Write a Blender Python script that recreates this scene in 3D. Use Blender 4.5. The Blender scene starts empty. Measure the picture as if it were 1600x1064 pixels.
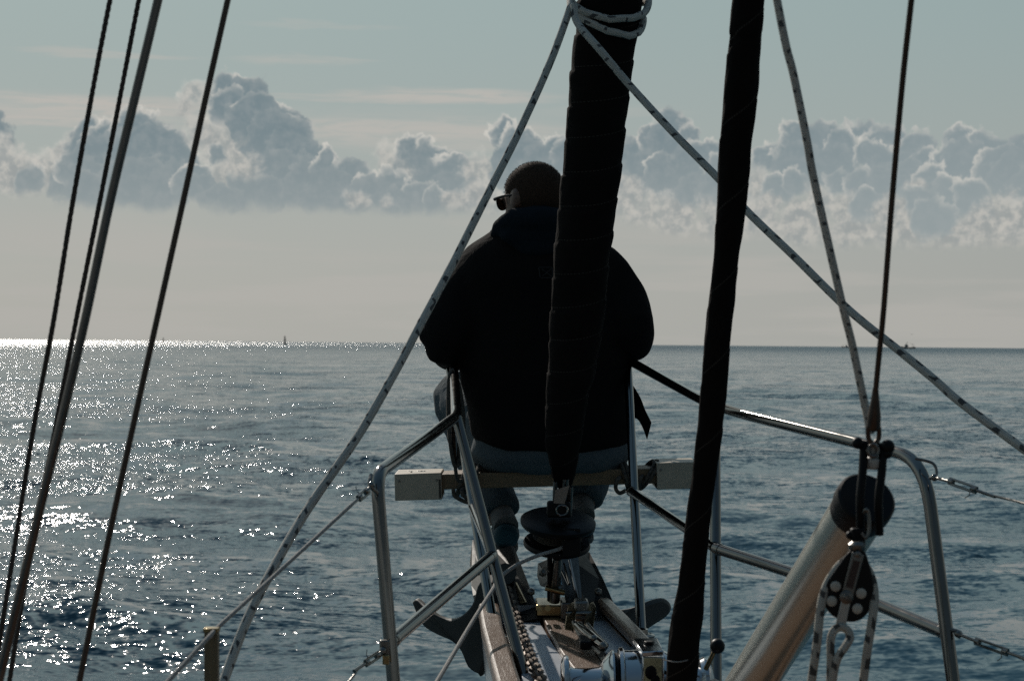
import bpy, bmesh, math, random
import numpy as np
from mathutils import Vector, Matrix, noise as mnoise

random.seed(7)
rng = np.random.default_rng(7)
S = bpy.context.scene
COL = S.collection
R_ = math.radians

# ------------------------------------------------------------------ camera
EYE = 2.3
FPX = 2600.0                                   # focal length in photograph pixels (1600 wide)
roll = 0.5
cam_data = bpy.data.cameras.new('camera')
cam_data.sensor_width = 36.0
cam_data.lens = 36.0 * FPX / 1600.0
cam_data.clip_start = 0.05
cam_data.clip_end = 60000
cam = bpy.data.objects.new('camera', cam_data)
COL.objects.link(cam)
Fv = Vector((0, math.cos(5 / FPX), math.sin(5 / FPX))).normalized()
Rv = Vector((math.cos(R_(roll)), 0, math.sin(R_(roll)))).normalized()
Rv = (Rv - Fv * Rv.dot(Fv)).normalized()
Uv = Rv.cross(Fv).normalized()
CAM = Vector((0, 0, EYE))
M = Matrix((Rv, Uv, -Fv)).transposed().to_4x4()
M.translation = CAM
cam.matrix_world = M
cam_data.dof.use_dof = True
cam_data.dof.focus_distance = 4.7
cam_data.dof.aperture_fstop = 10
S.camera = cam

# ------------------------------------------------------------------ world, sun, exposure
SUN_AZ, SUN_EL = -21.0, 30.0                   # degrees; azimuth from +Y, negative is to the left
S.view_settings.view_transform = 'Standard'
S.view_settings.look = 'None'
S.view_settings.exposure = 0.0
S.view_settings.gamma = 1.0
S.view_settings.use_curve_mapping = False
S.cycles.use_denoising = False
S.cycles.max_bounces = 6
S.cycles.sample_clamp_indirect = 1.2
S.cycles.sample_clamp_direct = 0.0
S.cycles.blur_glossy = 0.3
S.cycles.caustics_reflective = False
S.cycles.caustics_refractive = False

sl = bpy.data.lights.new('sun', 'SUN')
sl.energy = 3.0
sl.angle = R_(0.53)
sl.color = (1.0, 0.93, 0.84)
sun = bpy.data.objects.new('sun', sl)
COL.objects.link(sun)
sd = Vector((math.sin(R_(SUN_AZ)) * math.cos(R_(SUN_EL)), math.cos(R_(SUN_AZ)) * math.cos(R_(SUN_EL)), math.sin(R_(SUN_EL))))
sun.rotation_euler = sd.to_track_quat('Z', 'Y').to_euler()
sun.location = (-3, 8, 9)


class E:
    """a node socket with arithmetic, so that the graph reads as a formula"""
    nt = None

    def __init__(self, s): self.s = s

    @staticmethod
    def op(o, *a, clamp=False):
        n = E.nt.nodes.new('ShaderNodeMath'); n.operation = o; n.use_clamp = clamp
        for i, v in enumerate(a):
            if isinstance(v, E): E.nt.links.new(v.s, n.inputs[i])
            else: n.inputs[i].default_value = v
        return E(n.outputs[0])

    def __add__(s, o): return E.op('ADD', s, o)
    __radd__ = __add__
    def __sub__(s, o): return E.op('SUBTRACT', s, o)
    def __rsub__(s, o): return E.op('SUBTRACT', o, s)
    def __mul__(s, o): return E.op('MULTIPLY', s, o)
    __rmul__ = __mul__
    def __truediv__(s, o): return E.op('DIVIDE', s, o)


def sstep(x, a, b, t0=0.0, t1=1.0):
    n = E.nt.nodes.new('ShaderNodeMapRange'); n.interpolation_type = 'SMOOTHSTEP'
    E.nt.links.new(x.s, n.inputs['Value'])
    n.inputs['From Min'].default_value = a; n.inputs['From Max'].default_value = b
    n.inputs['To Min'].default_value = t0; n.inputs['To Max'].default_value = t1
    return E(n.outputs['Result'])


def combine(x, y, z):
    n = E.nt.nodes.new('ShaderNodeCombineXYZ')
    for i, v in enumerate((x, y, z)):
        if isinstance(v, E): E.nt.links.new(v.s, n.inputs[i])
        else: n.inputs[i].default_value = v
    return E(n.outputs[0])


def mixc(f, a, b):
    n = E.nt.nodes.new('ShaderNodeMix'); n.data_type = 'RGBA'
    for i, v in ((0, f), (6, a), (7, b)):
        if isinstance(v, E): E.nt.links.new(v.s, n.inputs[i])
        elif isinstance(v, tuple): n.inputs[i].default_value = (*v, 1)
        else: n.inputs[i].default_value = v
    return E(n.outputs[2])


def tex_noise(vec, scale, detail=4, rough=0.5, distortion=0.0, dim='3D'):
    n = E.nt.nodes.new('ShaderNodeTexNoise'); n.noise_dimensions = dim; n.inputs['Scale'].default_value = scale
    n.inputs['Detail'].default_value = detail; n.inputs['Roughness'].default_value = rough
    n.inputs['Distortion'].default_value = distortion
    if vec is not None: E.nt.links.new(vec.s, n.inputs['Vector'])
    return E(n.outputs[0])


def tex_vor(vec, scale, detail=3, rough=0.5, lac=2.1):
    n = E.nt.nodes.new('ShaderNodeTexVoronoi'); n.feature = 'F1'; n.normalize = True; n.voronoi_dimensions = '2D'
    n.inputs['Scale'].default_value = scale; n.inputs['Detail'].default_value = detail
    n.inputs['Roughness'].default_value = rough; n.inputs['Lacunarity'].default_value = lac
    E.nt.links.new(vec.s, n.inputs['Vector'])
    return E(n.outputs['Distance'])


def curve01(x, pts):
    """float curve through pts (x and y both within 0..1)"""
    n = E.nt.nodes.new('ShaderNodeFloatCurve')
    c = n.mapping.curves[0]
    pts = sorted(pts)
    c.points[0].location = pts[0]; c.points[1].location = pts[-1]
    for p in pts[1:-1]: c.points.new(*p)
    for p in c.points: p.handle_type = 'VECTOR'
    n.mapping.update()
    E.nt.links.new(x.s, n.inputs['Value'])
    return E(n.outputs[0])


world = bpy.data.worlds.new('World')
S.world = world
world.use_nodes = True
world.cycles.sampling_method = 'NONE'
nt = world.node_tree
nt.nodes.clear()
E.nt = nt
out = nt.nodes.new('ShaderNodeOutputWorld')
bg = nt.nodes.new('ShaderNodeBackground'); bg.inputs['Strength'].default_value = 0.1
nt.links.new(bg.outputs[0], out.inputs['Surface'])
sky = nt.nodes.new('ShaderNodeTexSky'); sky.sky_type = 'NISHITA'; sky.sun_disc = False
sky.sun_elevation = R_(SUN_EL); sky.sun_rotation = R_(SUN_AZ)
sky.altitude = 0; sky.air_density = 1.0; sky.dust_density = 2.0; sky.ozone_density = 1.5
tc = nt.nodes.new('ShaderNodeTexCoord')
sep = nt.nodes.new('ShaderNodeSeparateXYZ'); nt.links.new(tc.outputs['Generated'], sep.inputs[0])
dx, dy, dz = (E(sep.outputs[i]) for i in range(3))
RAD = 180 / math.pi
az = E.op('ARCTAN2', dx, dy) * RAD                    # degrees from the bow, + to starboard
el = E.op('ARCSINE', dz) * RAD
W = 19.0                                              # the bank carries on round the horizon, mirrored every 38 degrees
azf = E.op('PINGPONG', az + W, 2 * W) - W
u01 = (azf + W) / (2 * W)
# distance from the sun
vm = nt.nodes.new('ShaderNodeVectorMath'); vm.operation = 'DOT_PRODUCT'
nt.links.new(tc.outputs['Generated'], vm.inputs[0]); vm.inputs[1].default_value = sd
cosun = E(vm.outputs['Value'])


def az_of(x): return math.degrees(math.atan((x - 800) / FPX))
def el_of(x, y): return math.degrees((537 + (x - 800) * 0.00873 - y) / FPX)


EMAX = 12.0
def profile(pts):
    return [(min(max((az_of(x) + W) / (2 * W), 0), 1), min(max(el_of(x, y) / EMAX, 0), 1)) for x, y in pts]


# thin veil over the blue, greyer towards the horizon
lowness = sstep(el, 0.0, 13.0, 1.0, 0.0)
veil_hi = mixc(sstep(cosun, -0.6, 0.95), (0.5, 0.72, 0.85), (3.1, 3.95, 3.92))
veil_lo = mixc(sstep(cosun, -0.3, 0.98), (0.9, 1.2, 1.32), (4.1, 4.12, 3.85))
veil = mixc(lowness, veil_hi, veil_lo)
veil = mixc(sstep(el, 14.0, 45.0), veil, mixc(sstep(cosun, -0.6, 0.95), (0.33, 0.6, 0.85), (0.75, 1.6, 2.3)))
vf = sstep(el, 5.0, 60.0, 0.985, 0.7)
sky_col = mixc(vf, E(sky.outputs[0]), veil)

# streaks of thin high cloud
st = tex_noise(combine(azf * 0.22 + 3, el * 2.6, 0), 1.0, 5, 0.6, 0.4, dim='2D')
st2 = tex_noise(combine(azf * 0.5 + 23, el * 5.0, 0), 1.0, 4, 0.6, 0.6, dim='2D')
for x_, y_, hw_, hh_, w_ in ((700, 153, 170, 13, 0.85), (560, 160, 190, 5, 0.5), (130, 178, 230, 15, 0.95), (60, 201, 200, 11, 0.9), (640, 207, 280, 15, 0.75), (700, 228, 240, 12, 0.4), (470, 103, 110, 8, 0.45), (170, 102, 140, 6, 0.5),
                             (500, 48, 120, 5, 0.25), (620, 205, 300, 32, 0.25), (150, 190, 260, 30, 0.3), (950, 178, 120, 10, 0.2)):
    ex_ = (azf - az_of(x_)) * (1 / (hw_ * 0.022)); ey_ = (el + (st - 0.5) * 0.5 - el_of(x_, y_)) * (1 / (hh_ * 0.022))
    m_ = sstep(ex_ * ex_ + ey_ * ey_, 0.0, 1.6, 1.0, 0.0)
    sky_col = mixc(m_ * sstep(st2, 0.28, 0.6, 0.35, 1.0) * w_, sky_col, (4.9, 4.7, 4.35))
# soft low bands under the bank
p_lb = combine(azf * 0.1 + 9, el * 1.1, 0)
lb = sstep(tex_noise(p_lb, 1.0, 4, 0.5, dim='2D'), 0.42, 0.66) * sstep(el, 3.0, 5.2, 1.0, 0.0)
sky_col = mixc(lb * 0.5, sky_col, (4.5, 4.35, 4.05))

warp = tex_noise(combine(azf + 1.7, el, 0), 0.55, 4, 0.55, dim='2D')
warp2 = tex_noise(combine(azf + 37.7, el, 0), 0.55, 4, 0.55, dim='2D')
wx = azf + (warp - 0.5) * 1.1
wy = el + (warp2 - 0.5) * 0.8


rimc = (6.2, 6.0, 5.5)
darkc, lowc = (1.85, 2.42, 2.66), (2.75, 3.2, 3.3)
grain = tex_noise(combine(azf + 5, el, 0), 2.6, 5, 0.62, dim='2D')
billow = [(0.38 - tex_vor(combine(wx * 1.0 + o, wy + o, 0), sc_, 4.0, 0.48, 2.2)) * am + (grain - 0.5) * 0.4 for o, sc_, am in ((3.0, 1.0, 0.90), (41.0, 1.35, 0.72))]
inner = mixc(sstep(el, 4.2, 7.6), lowc, darkc)
inner = mixc(sstep(grain, 0.35, 0.75) * 0.28, inner, (3.6, 3.85, 3.85))
inner = mixc(sstep(azf, 2.0, 16.0) * 0.45, inner, (3.1, 3.6, 3.7))
pale_in = mixc(sstep(grain, 0.35, 0.68), (3.1, 3.35, 3.35), (5.0, 4.9, 4.55))
litdir = wy * 0.87 - wx * 0.42                          # towards the sun
base_a = sstep(el + (tex_noise(combine(azf * 0.5 + 8, el * 0.5, 0), 1.3, 4, 0.6, dim='2D') - 0.5) * 1.0 + sstep(azf, 2.0, 8.0) * 1.1, 4.15, 4.95)
gr_rim = (grain + 0.12) * sstep(tex_noise(combine(azf * 0.8 + 15, el, 0), 0.9, 2, 0.5, dim='2D'), 0.32, 0.62, 0.4, 2.0) * sstep(el, 4.3, 6.0, 0.45, 1.0) * sstep(azf, 0.0, 8.0, 1.0, 0.78)
wp = combine(wx, wy, 0)


def mapr(x, a, b, t0, t1):
    return sstep(x, a, b, t0, t1)


def puff(G, base, x, y, r, kind, i):
    cxd, cyd, rd = az_of(x), el_of(x, y), r * math.degrees(1 / FPX)
    q = E.nt.nodes.new('ShaderNodeVectorMath'); q.operation = 'MULTIPLY_ADD'      # carries wp on; ordered after the puff behind
    E.nt.links.new(base.s, q.inputs[0]); q.inputs[1].default_value = (1e-9, 1e-9, 0); E.nt.links.new(G['wp'].s, q.inputs[2])
    sp = E.nt.nodes.new('ShaderNodeSeparateXYZ'); E.nt.links.new(q.outputs[0], sp.inputs[0])
    px, py = E(sp.outputs[0]), E(sp.outputs[1])
    n = E.nt.nodes.new('ShaderNodeVectorMath'); n.operation = 'DISTANCE'
    E.nt.links.new(q.outputs[0], n.inputs[0]); n.inputs[1].default_value = (cxd, cyd, 0)
    dens = G['billow' + str(i % 2)] + rd - E(n.outputs['Value'])
    soft = kind == 'B'
    a = mapr(dens, -0.03 if soft else 0.0, 0.40 if soft else 0.13, 0, 0.8 if soft else 0.97)
    a = a * mapr(py, cyd - rd * 1.05, cyd - rd * (0.2 if soft else 0.35), 0, 1)
    L = cyd * 0.87 - cxd * 0.42
    rim = mapr(dens, 0.0, 0.9 * rd + 0.12 if soft else 0.26 + 0.2 * rd, 0.35 if kind == 'M' else 1.0, 0.0)
    rim = rim * rim * mapr(py * 0.87 - px * 0.42, L - rd * 0.9, L + rd * 0.55, 0.0, 1.0)
    return mixc(a * G['base_a'], base, mixc(E.op('MULTIPLY', rim, G['gr_rim'], clamp=True), G['pale_in' if soft else 'inner'], rimc))


PUFFS = """B 1050 352 34;B 1120 362 34;B 1180 352 36;B 1250 366 42;B 1330 372 40;B 1405 372 46;B 1480 382 42;B 1550 376 50;B 1610 370 44;B 985 352 30;
D -10 225 32;B 30 285 48;B 85 280 42;B 0 268 44;D 45 292 24;M 95 305 25;B 112 245 32;D 128 280 38;D 138 230 34;D 168 238 42;D 212 220 38;D 248 240 40;D 276 262 34;M 170 275 62;M 232 270 66;M 150 305 50;M 205 310 60;M 265 305 44;M 130 318 34;
B 300 162 28;B 286 182 22;B 345 232 50;B 388 240 42;B 310 215 30;D 337 248 21;B 355 285 40;D 300 286 32;M 318 305 28;
D 350 151 27;D 385 149 27;M 367 168 36;D 352 178 30;D 402 190 38;D 438 204 38;D 462 214 30;M 400 200 44;M 432 232 50;D 488 252 30;M 458 256 52;M 440 290 58;M 395 316 46;M 488 288 52;M 345 325 32;M 520 308 46;B 388 268 24;
D 640 243 29;D 672 254 32;D 700 275 34;D 726 300 30;M 652 282 46;M 698 310 40;B 603 252 26;B 638 268 18;
D 508 256 28;D 546 276 29;M 522 300 42;D 578 300 30;D 612 298 33;M 575 318 40;D 648 314 35;D 684 326 28;M 618 328 36;B 556 316 20;B 588 326 15;B 716 322 26;
B 742 268 30;D 785 216 29;D 806 230 30;M 832 246 24;D 862 228 26;M 802 262 46;M 850 268 46;D 880 240 32;B 762 318 30;M 822 308 44;B 870 305 30;B 745 300 24;
D 935 250 38;D 985 242 26;D 1016 224 26;D 1048 210 30;M 1045 240 42;D 1072 214 18;D 1092 246 30;D 1112 275 28;M 1005 278 40;M 1055 285 46;B 978 304 32;D 1028 264 20;B 1010 328 28;B 960 330 30;B 1060 326 34;M 1088 300 30;B 1112 320 28;M 1130 290 35;
D 1190 254 26;D 1216 242 22;D 1248 224 34;D 1284 222 30;M 1265 245 44;D 1346 230 30;D 1382 236 34;D 1416 246 30;D 1436 264 24;D 1312 240 34;M 1300 268 38;M 1240 268 40;D 1362 254 30;M 1390 268 38;M 1412 288 34;B 1188 296 30;
D 1206 302 30;D 1242 292 26;D 1312 292 24;D 1342 300 32;M 1386 304 32;B 1272 318 28;B 1190 326 28;B 1240 334 26;B 1310 332 30;D 1352 332 28;B 1376 346 26;B 1402 335 26;
D 1500 242 34;D 1534 248 30;D 1478 264 28;M 1505 270 38;D 1594 252 30;D 1625 250 30;D 1562 262 22;D 1550 276 32;M 1585 290 40;D 1452 290 28;M 1612 308 38;D 1482 322 38;D 1520 322 38;B 1428 302 20;D 1430 324 28;B 1562 336 34;B 1610 340 30;D 1455 350 34;B 1522 354 26"""
LIST = [(k_, float(x_), float(y_), float(r_)) for k_, x_, y_, r_ in (q_.split() for q_ in PUFFS.replace('\n', '').split(';'))]
shared = {'wp': wp, 'billow0': billow[0], 'billow1': billow[1], 'base_a': base_a, 'gr_rim': gr_rim, 'inner': inner, 'pale_in': pale_in}
nt.links.new(sky_col.s, bg.inputs['Color'])


def sector(x0, x1):
    """a background holding only the puffs that reach into one span of the bank (the others are not evaluated)"""
    here = [q for q in LIST if q[1] + q[3] * 1.1 + 34 > x0 and q[1] - q[3] * 1.1 - 34 < x1]
    col_ = sky_col
    for b_ in range(0, len(here), 10):
        gt = bpy.data.node_groups.new('cloud_puffs', 'ShaderNodeTree'); E.nt = gt
        gt.interface.new_socket('base', in_out='INPUT', socket_type='NodeSocketColor')
        for k_ in shared:
            gt.interface.new_socket(k_, in_out='INPUT', socket_type='NodeSocketVector' if k_ == 'wp' else ('NodeSocketColor' if k_ in ('inner', 'pale_in') else 'NodeSocketFloat'))
        gt.interface.new_socket('colour', in_out='OUTPUT', socket_type='NodeSocketColor')
        gi = gt.nodes.new('NodeGroupInput'); go = gt.nodes.new('NodeGroupOutput')
        G = {k_: E(gi.outputs[k_]) for k_ in shared}
        c_ = E(gi.outputs['base'])
        for k_, x_, y_, r_ in here[b_:b_ + 10]:
            c_ = puff(G, c_, x_, y_, r_, k_, LIST.index((k_, x_, y_, r_)))
        gt.links.new(c_.s, go.inputs[0])
        E.nt = nt
        gn = nt.nodes.new('ShaderNodeGroup'); gn.node_tree = gt
        nt.links.new(col_.s, gn.inputs['base'])
        for k_, v_ in shared.items(): nt.links.new(v_.s, gn.inputs[k_])
        col_ = E(gn.outputs[0])
    b2 = nt.nodes.new('ShaderNodeBackground'); b2.inputs['Strength'].default_value = bg.inputs['Strength'].default_value
    nt.links.new(col_.s, b2.inputs['Color'])
    return b2.outputs[0]


def choose(fac, a, b):
    n = nt.nodes.new('ShaderNodeMixShader'); nt.links.new(fac.s, n.inputs[0]); nt.links.new(a, n.inputs[1]); nt.links.new(b, n.inputs[2]); return n.outputs[0]


edges = [-60, 440, 800, 1290, 1660]
def tree(a, b):
    if b - a == 1: return sector(edges[a], edges[b])
    m_ = (a + b) // 2
    return choose(E.op('GREATER_THAN', azf, az_of(edges[m_])), tree(a, m_), tree(m_, b))
bank = tree(0, len(edges) - 1)
in_bank = E.op('LESS_THAN', E.op('ABSOLUTE', el - 6.3), 3.8)
nt.links.new(choose(in_bank, bg.outputs[0], bank), out.inputs['Surface'])


# ------------------------------------------------------------------ pixel + depth -> place
def P(x, y, d):
    x, y, d = float(x), float(y), float(d)
    return CAM + d * (Fv + Rv * ((x - 800) / FPX) - Uv * ((y - 532) / FPX))


def D(x, y, z):
    """where the ray through a photograph pixel meets the level z"""
    r = Fv + Rv * ((x - 800) / FPX) - Uv * ((y - 532) / FPX)
    return CAM + r * ((z - EYE) / r.z)


# ------------------------------------------------------------------ materials
def new_mat(name):
    m = bpy.data.materials.new(name); m.use_nodes = True
    b = m.node_tree.nodes['Principled BSDF']
    E.nt = m.node_tree
    return m, b


def coord(kind='Object'):
    n = E.nt.nodes.new('ShaderNodeTexCoord'); return E(n.outputs[kind])


def geo_pos():
    n = E.nt.nodes.new('ShaderNodeNewGeometry'); return E(n.outputs['Position'])


def scaled(vec, s):
    n = E.nt.nodes.new('ShaderNodeMapping'); n.inputs['Scale'].default_value = s
    E.nt.links.new(vec.s, n.inputs['Vector']); return E(n.outputs[0])


def bump(b, h, strength, dist=0.01, normal=None):
    n = E.nt.nodes.new('ShaderNodeBump'); n.inputs['Strength'].default_value = strength; n.inputs['Distance'].default_value = dist
    E.nt.links.new(h.s, n.inputs['Height'])
    if normal is not None: E.nt.links.new(normal.s, n.inputs['Normal'])
    if b is not None: E.nt.links.new(n.outputs[0], b.inputs['Normal'])
    return E(n.outputs[0])


def link(e, sock): E.nt.links.new(e.s, sock)


def simple(name, col, rough=0.5, metal=0.0, var=0.25, nscale=30, bstr=0.0, bdist=0.002, spec=0.5, rvar=0.1):
    m, b = new_mat(name)
    p = geo_pos()
    n = tex_noise(p, nscale, 5, 0.6)
    c2 = tuple(c * (1 - var) for c in col); c1 = tuple(min(1, c * (1 + var)) for c in col)
    link(mixc(n, c2, c1), b.inputs['Base Color'])
    link((n - 0.5) * (2 * rvar) + rough, b.inputs['Roughness'])
    b.inputs['Metallic'].default_value = metal
    b.inputs['Specular IOR Level'].default_value = spec
    if bstr: bump(b, tex_noise(p, nscale * 3, 4, 0.6), bstr, bdist)
    return m


MAT = {}
MAT['steel'] = simple('polished stainless steel', (0.20, 0.193, 0.18), 0.13, 1.0, 0.12, 25, 0.05, 0.001, rvar=0.06)
MAT['chrome'] = simple('chrome plating', (0.52, 0.53, 0.54), 0.10, 1.0, 0.08, 40, 0.08, 0.001, rvar=0.05)
MAT['steel_dull'] = simple('weathered steel', (0.19, 0.18, 0.165), 0.36, 1.0, 0.3, 60, 0.2, 0.001)
MAT['galv'] = simple('galvanised anchor steel', (0.055, 0.055, 0.050), 0.6, 0.3, 0.35, 35, 0.25, 0.002)
MAT['bronze'] = simple('salt stained bronze', (0.30, 0.22, 0.11), 0.24, 1.0, 0.35, 50, 0.2, 0.001)
MAT['wire'] = simple('old brown wire', (0.085, 0.062, 0.048), 0.36, 0.6, 0.35, 90)
MAT['wire_rod'] = simple('tarnished steel rod', (0.14, 0.125, 0.115), 0.25, 1.0, 0.3, 40)
MAT['black_cast'] = simple('black cast fitting', (0.005, 0.0045, 0.0042), 0.5, 0.0, 0.3, 60, spec=0.2)
MAT['black_plastic'] = simple('black moulded plastic', (0.0045, 0.004, 0.004), 0.45, 0.0, 0.3, 40, spec=0.22)
MAT['gelcoat'] = simple('white gelcoat', (0.52, 0.54, 0.57), 0.35, 0.0, 0.12, 9, 0.05, 0.002)
MAT['hull'] = simple('glossy white hull', (0.36, 0.37, 0.38), 0.16, 0.0, 0.1, 6)
MAT['skin'] = simple('skin', (0.16, 0.09, 0.062), 0.5, 0.0, 0.15, 40, 0.1, 0.001)
MAT['shoe'] = simple('teal shoe fabric', (0.008, 0.05, 0.065), 0.8, 0.0, 0.3, 90, 0.2, 0.001)
MAT['sole'] = simple('dark rubber sole', (0.02, 0.03, 0.035), 0.8)
MAT['lens'] = simple('amber sunglass lens', (0.12, 0.065, 0.03), 0.08, 0.0, 0.05, 20)
MAT['hood'] = simple('navy fleece hood', (0.013, 0.018, 0.023), 0.95, 0.0, 0.35, 160, 0.5, 0.002, 0.05)
MAT['buoy_dark'] = simple('dark buoy paint', (0.03, 0.03, 0.03), 0.6)
MAT['ship'] = simple('grey fishing boat paint', (0.05, 0.07, 0.075), 0.6, 0, 0.4, 0.5)
MAT['shipw'] = simple('white wheelhouse paint', (0.20, 0.23, 0.23), 0.6, 0, 0.2, 0.5)
MAT['glass_dark'] = simple('dark window glass', (0.02, 0.02, 0.02), 0.1)
MAT['dots'] = simple('worn ivory ball bearings', (0.50, 0.47, 0.40), 0.4)
MAT['gull'] = simple('gull feathers', (0.18, 0.18, 0.18), 0.8)
MAT['cover_white'] = simple('white protective sleeve', (0.46, 0.385, 0.29), 0.5, 0.0, 0.35, 16, 0.08, 0.002)


def cloth_mat(name, col, var=0.3, scale=900, rough=0.95):
    m, b = new_mat(name)
    p = geo_pos()
    n = tex_noise(p, 7, 5, 0.6)
    link(mixc(n, tuple(c * (1 - var) for c in col), tuple(c * (1 + var) for c in col)), b.inputs['Base Color'])
    b.inputs['Roughness'].default_value = rough
    b.inputs['Specular IOR Level'].default_value = 0.08
    f = tex_noise(p, 18, 4, 0.55, 0.6) + tex_noise(p, scale, 1, 0.5) * 0.06
    bump(b, f, 0.6, 0.012)
    return m


MAT['jacket'] = cloth_mat('black soft shell jacket', (0.011, 0.0095, 0.009))
MAT['patch'] = simple('grey embroidered thread', (0.035, 0.032, 0.03), 0.9)


def denim():
    m, b = new_mat('faded denim')
    p = geo_pos()
    n = tex_noise(p, 9, 5, 0.6)
    w = tex_noise(p, 420, 2, 0.6)
    link(mixc(n * 0.7 + w * 0.3, (0.040, 0.050, 0.056), (0.14, 0.165, 0.175)), b.inputs['Base Color'])
    b.inputs['Roughness'].default_value = 0.9; b.inputs['Specular IOR Level'].default_value = 0.1
    bump(b, tex_noise(p, 22, 5, 0.6, 0.8) + w * 0.05, 0.7, 0.012)
    return m


MAT['denim'] = denim()


def sail_mat(name, col, pitch_uv=1.0):
    """dark cover; a broken line of stitching runs along every turn (UV: x = turns along, y = around)"""
    m, b = new_mat(name)
    sp = E.nt.nodes.new('ShaderNodeSeparateXYZ'); E.nt.links.new(coord('UV').s, sp.inputs[0])
    u, v = E(sp.outputs[0]), E(sp.outputs[1])
    p = geo_pos()
    fr = E.op('FRACT', u - v)
    line = sstep(E.op('ABSOLUTE', fr - 0.12), 0.006, 0.016, 1.0, 0.0)
    dash = sstep(E.op('FRACT', v * 46.0), 0.35, 0.45)
    n = tex_noise(p, 12, 5, 0.6)
    c = mixc(n, tuple(x * 0.7 for x in col), tuple(x * 1.35 for x in col))
    link(mixc(line * dash * 0.5, c, (0.11, 0.095, 0.08)), b.inputs['Base Color'])
    b.inputs['Roughness'].default_value = 0.9; b.inputs['Specular IOR Level'].default_value = 0.04
    bump(b, tex_noise(p, 25, 5, 0.6, 0.5) + tex_noise(p, 700, 1, 0.5) * 0.05, 0.5, 0.008)
    return m


MAT['genoa'] = sail_mat('black sun strip cloth', (0.012, 0.010, 0.009))
MAT['staysail'] = sail_mat('black brown sail cover', (0.011, 0.009, 0.008))


def rope_mat(name, base, fleck, spacing, length, width=0.42, offs=0.0, speckle=0.0):
    m, b = new_mat(name)
    sp = E.nt.nodes.new('ShaderNodeSeparateXYZ'); E.nt.links.new(coord('UV').s, sp.inputs[0])
    u, v = E(sp.outputs[0]), E(sp.outputs[1])
    p = geo_pos()
    u0 = u
    u = u + (tex_noise(p, 22, 2, 0.5) - 0.5) * spacing * 0.9; v = v + tex_noise(p, 5, 1, 0.5) * 0.8      # the lay wanders a little
    def band(off, sgn):
        cu = E.op('FRACT', u / spacing + off + v * sgn * 0.25)
        cv = E.op('FRACT', v * 2.0 + off * 0.9)
        return sstep(E.op('ABSOLUTE', cu - 0.5), length * 0.5, length * 0.5 + 0.03, 1.0, 0.0) * sstep(E.op('ABSOLUTE', cv - 0.5), width * 0.5, width * 0.5 + 0.05, 1.0, 0.0)
    mk = E.op('MINIMUM', band(offs, 1) + band(offs + 0.5, 1), 1.0)
    braid = E.op('SINE', u0 * 900.0 + v * 25.13) * E.op('SINE', u0 * 900.0 - v * 25.13)
    n = tex_noise(p, 60, 5, 0.7)
    c = mixc(n, tuple(x * 0.72 for x in base), tuple(min(1, x * 1.15) for x in base))
    c = mixc(sstep(braid, -1, 0.2, 0.35, 0.0), c, tuple(x * 0.35 for x in base))
    if speckle:
        c = mixc(sstep(tex_noise(p, 330, 2, 0.6), 0.55, 0.62) * speckle, c, (0.05, 0.06, 0.06))
    link(mixc(mk * 0.82, c, fleck), b.inputs['Base Color'])
    b.inputs['Roughness'].default_value = 0.85; b.inputs['Specular IOR Level'].default_value = 0.15
    bump(b, braid * 0.5 + n, 0.7, 0.0012)
    return m


MAT['rope_sheet'] = rope_mat('white rope with navy flecks', (0.56, 0.53, 0.47), (0.006, 0.010, 0.020), 0.080, 0.095, 0.40)
MAT['rope_lift'] = rope_mat('cream rope with dark flecks', (0.66, 0.60, 0.52), (0.02, 0.028, 0.036), 0.036, 0.11, 0.34, 0.2, 0.45)
MAT['rope_guy'] = rope_mat('white rope with black ticks', (0.50, 0.46, 0.39), (0.006, 0.008, 0.012), 0.056, 0.17, 0.6, 0.4)
MAT['rope_plain'] = rope_mat('plain grey cord', (0.42, 0.40, 0.37), (0.28, 0.26, 0.24), 0.02, 0.2)
MAT['rope_tan'] = rope_mat('weathered tan cord', (0.12, 0.10, 0.08), (0.04, 0.04, 0.04), 0.03, 0.2)
MAT['rope_dark'] = simple('dark twisted rope', (0.055, 0.038, 0.028), 0.8, 0.0, 0.4, 200)


def wood(name, a, c_, rough=0.4, sc=(6, 1.2, 6), coat=0.0):
    m, b = new_mat(name)
    p = geo_pos()
    g = tex_noise(scaled(p, sc), 14, 6, 0.65, 1.2)
    f = tex_noise(scaled(p, tuple(x * 6 for x in sc)), 12, 3, 0.6)
    w = tex_noise(p, 6, 4, 0.6)
    link(mixc(g * 0.75 + f * 0.25, a, c_), b.inputs['Base Color'])
    link(w * 0.35 + (rough - 0.17), b.inputs['Roughness'])
    if coat: b.inputs['Coat Weight'].default_value = coat; b.inputs['Coat Roughness'].default_value = 0.25
    bump(b, g + f * 0.5 + tex_noise(p, 45, 3, 0.6) * 0.4, 0.45, 0.003)
    return m


MAT['teak'] = wood('varnished teak', (0.07, 0.036, 0.022), (0.27, 0.165, 0.10), 0.34, (7, 1.4, 7), 0.3)
MAT['plank'] = wood('weathered plank', (0.085, 0.055, 0.028), (0.25, 0.165, 0.085), 0.55, (1.0, 7, 7))
MAT['post'] = wood('bronze brown post', (0.05, 0.035, 0.02), (0.25, 0.19, 0.10), 0.4, (10, 10, 0.6))  # golden reflection put into the post's colour as bronze streaks


def pole_mat():
    m, b = new_mat('anodised pole aluminium')
    p = geo_pos()
    n = tex_noise(p, 5, 4, 0.6)
    link(mixc(n, (0.53, 0.52, 0.455), (0.63, 0.62, 0.55)), b.inputs['Base Color'])
    b.inputs['Metallic'].default_value = 0.7
    link(tex_noise(p, 30, 4, 0.6) * 0.10 + 0.22, b.inputs['Roughness'])
    return m


MAT['pole'] = pole_mat()


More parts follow.
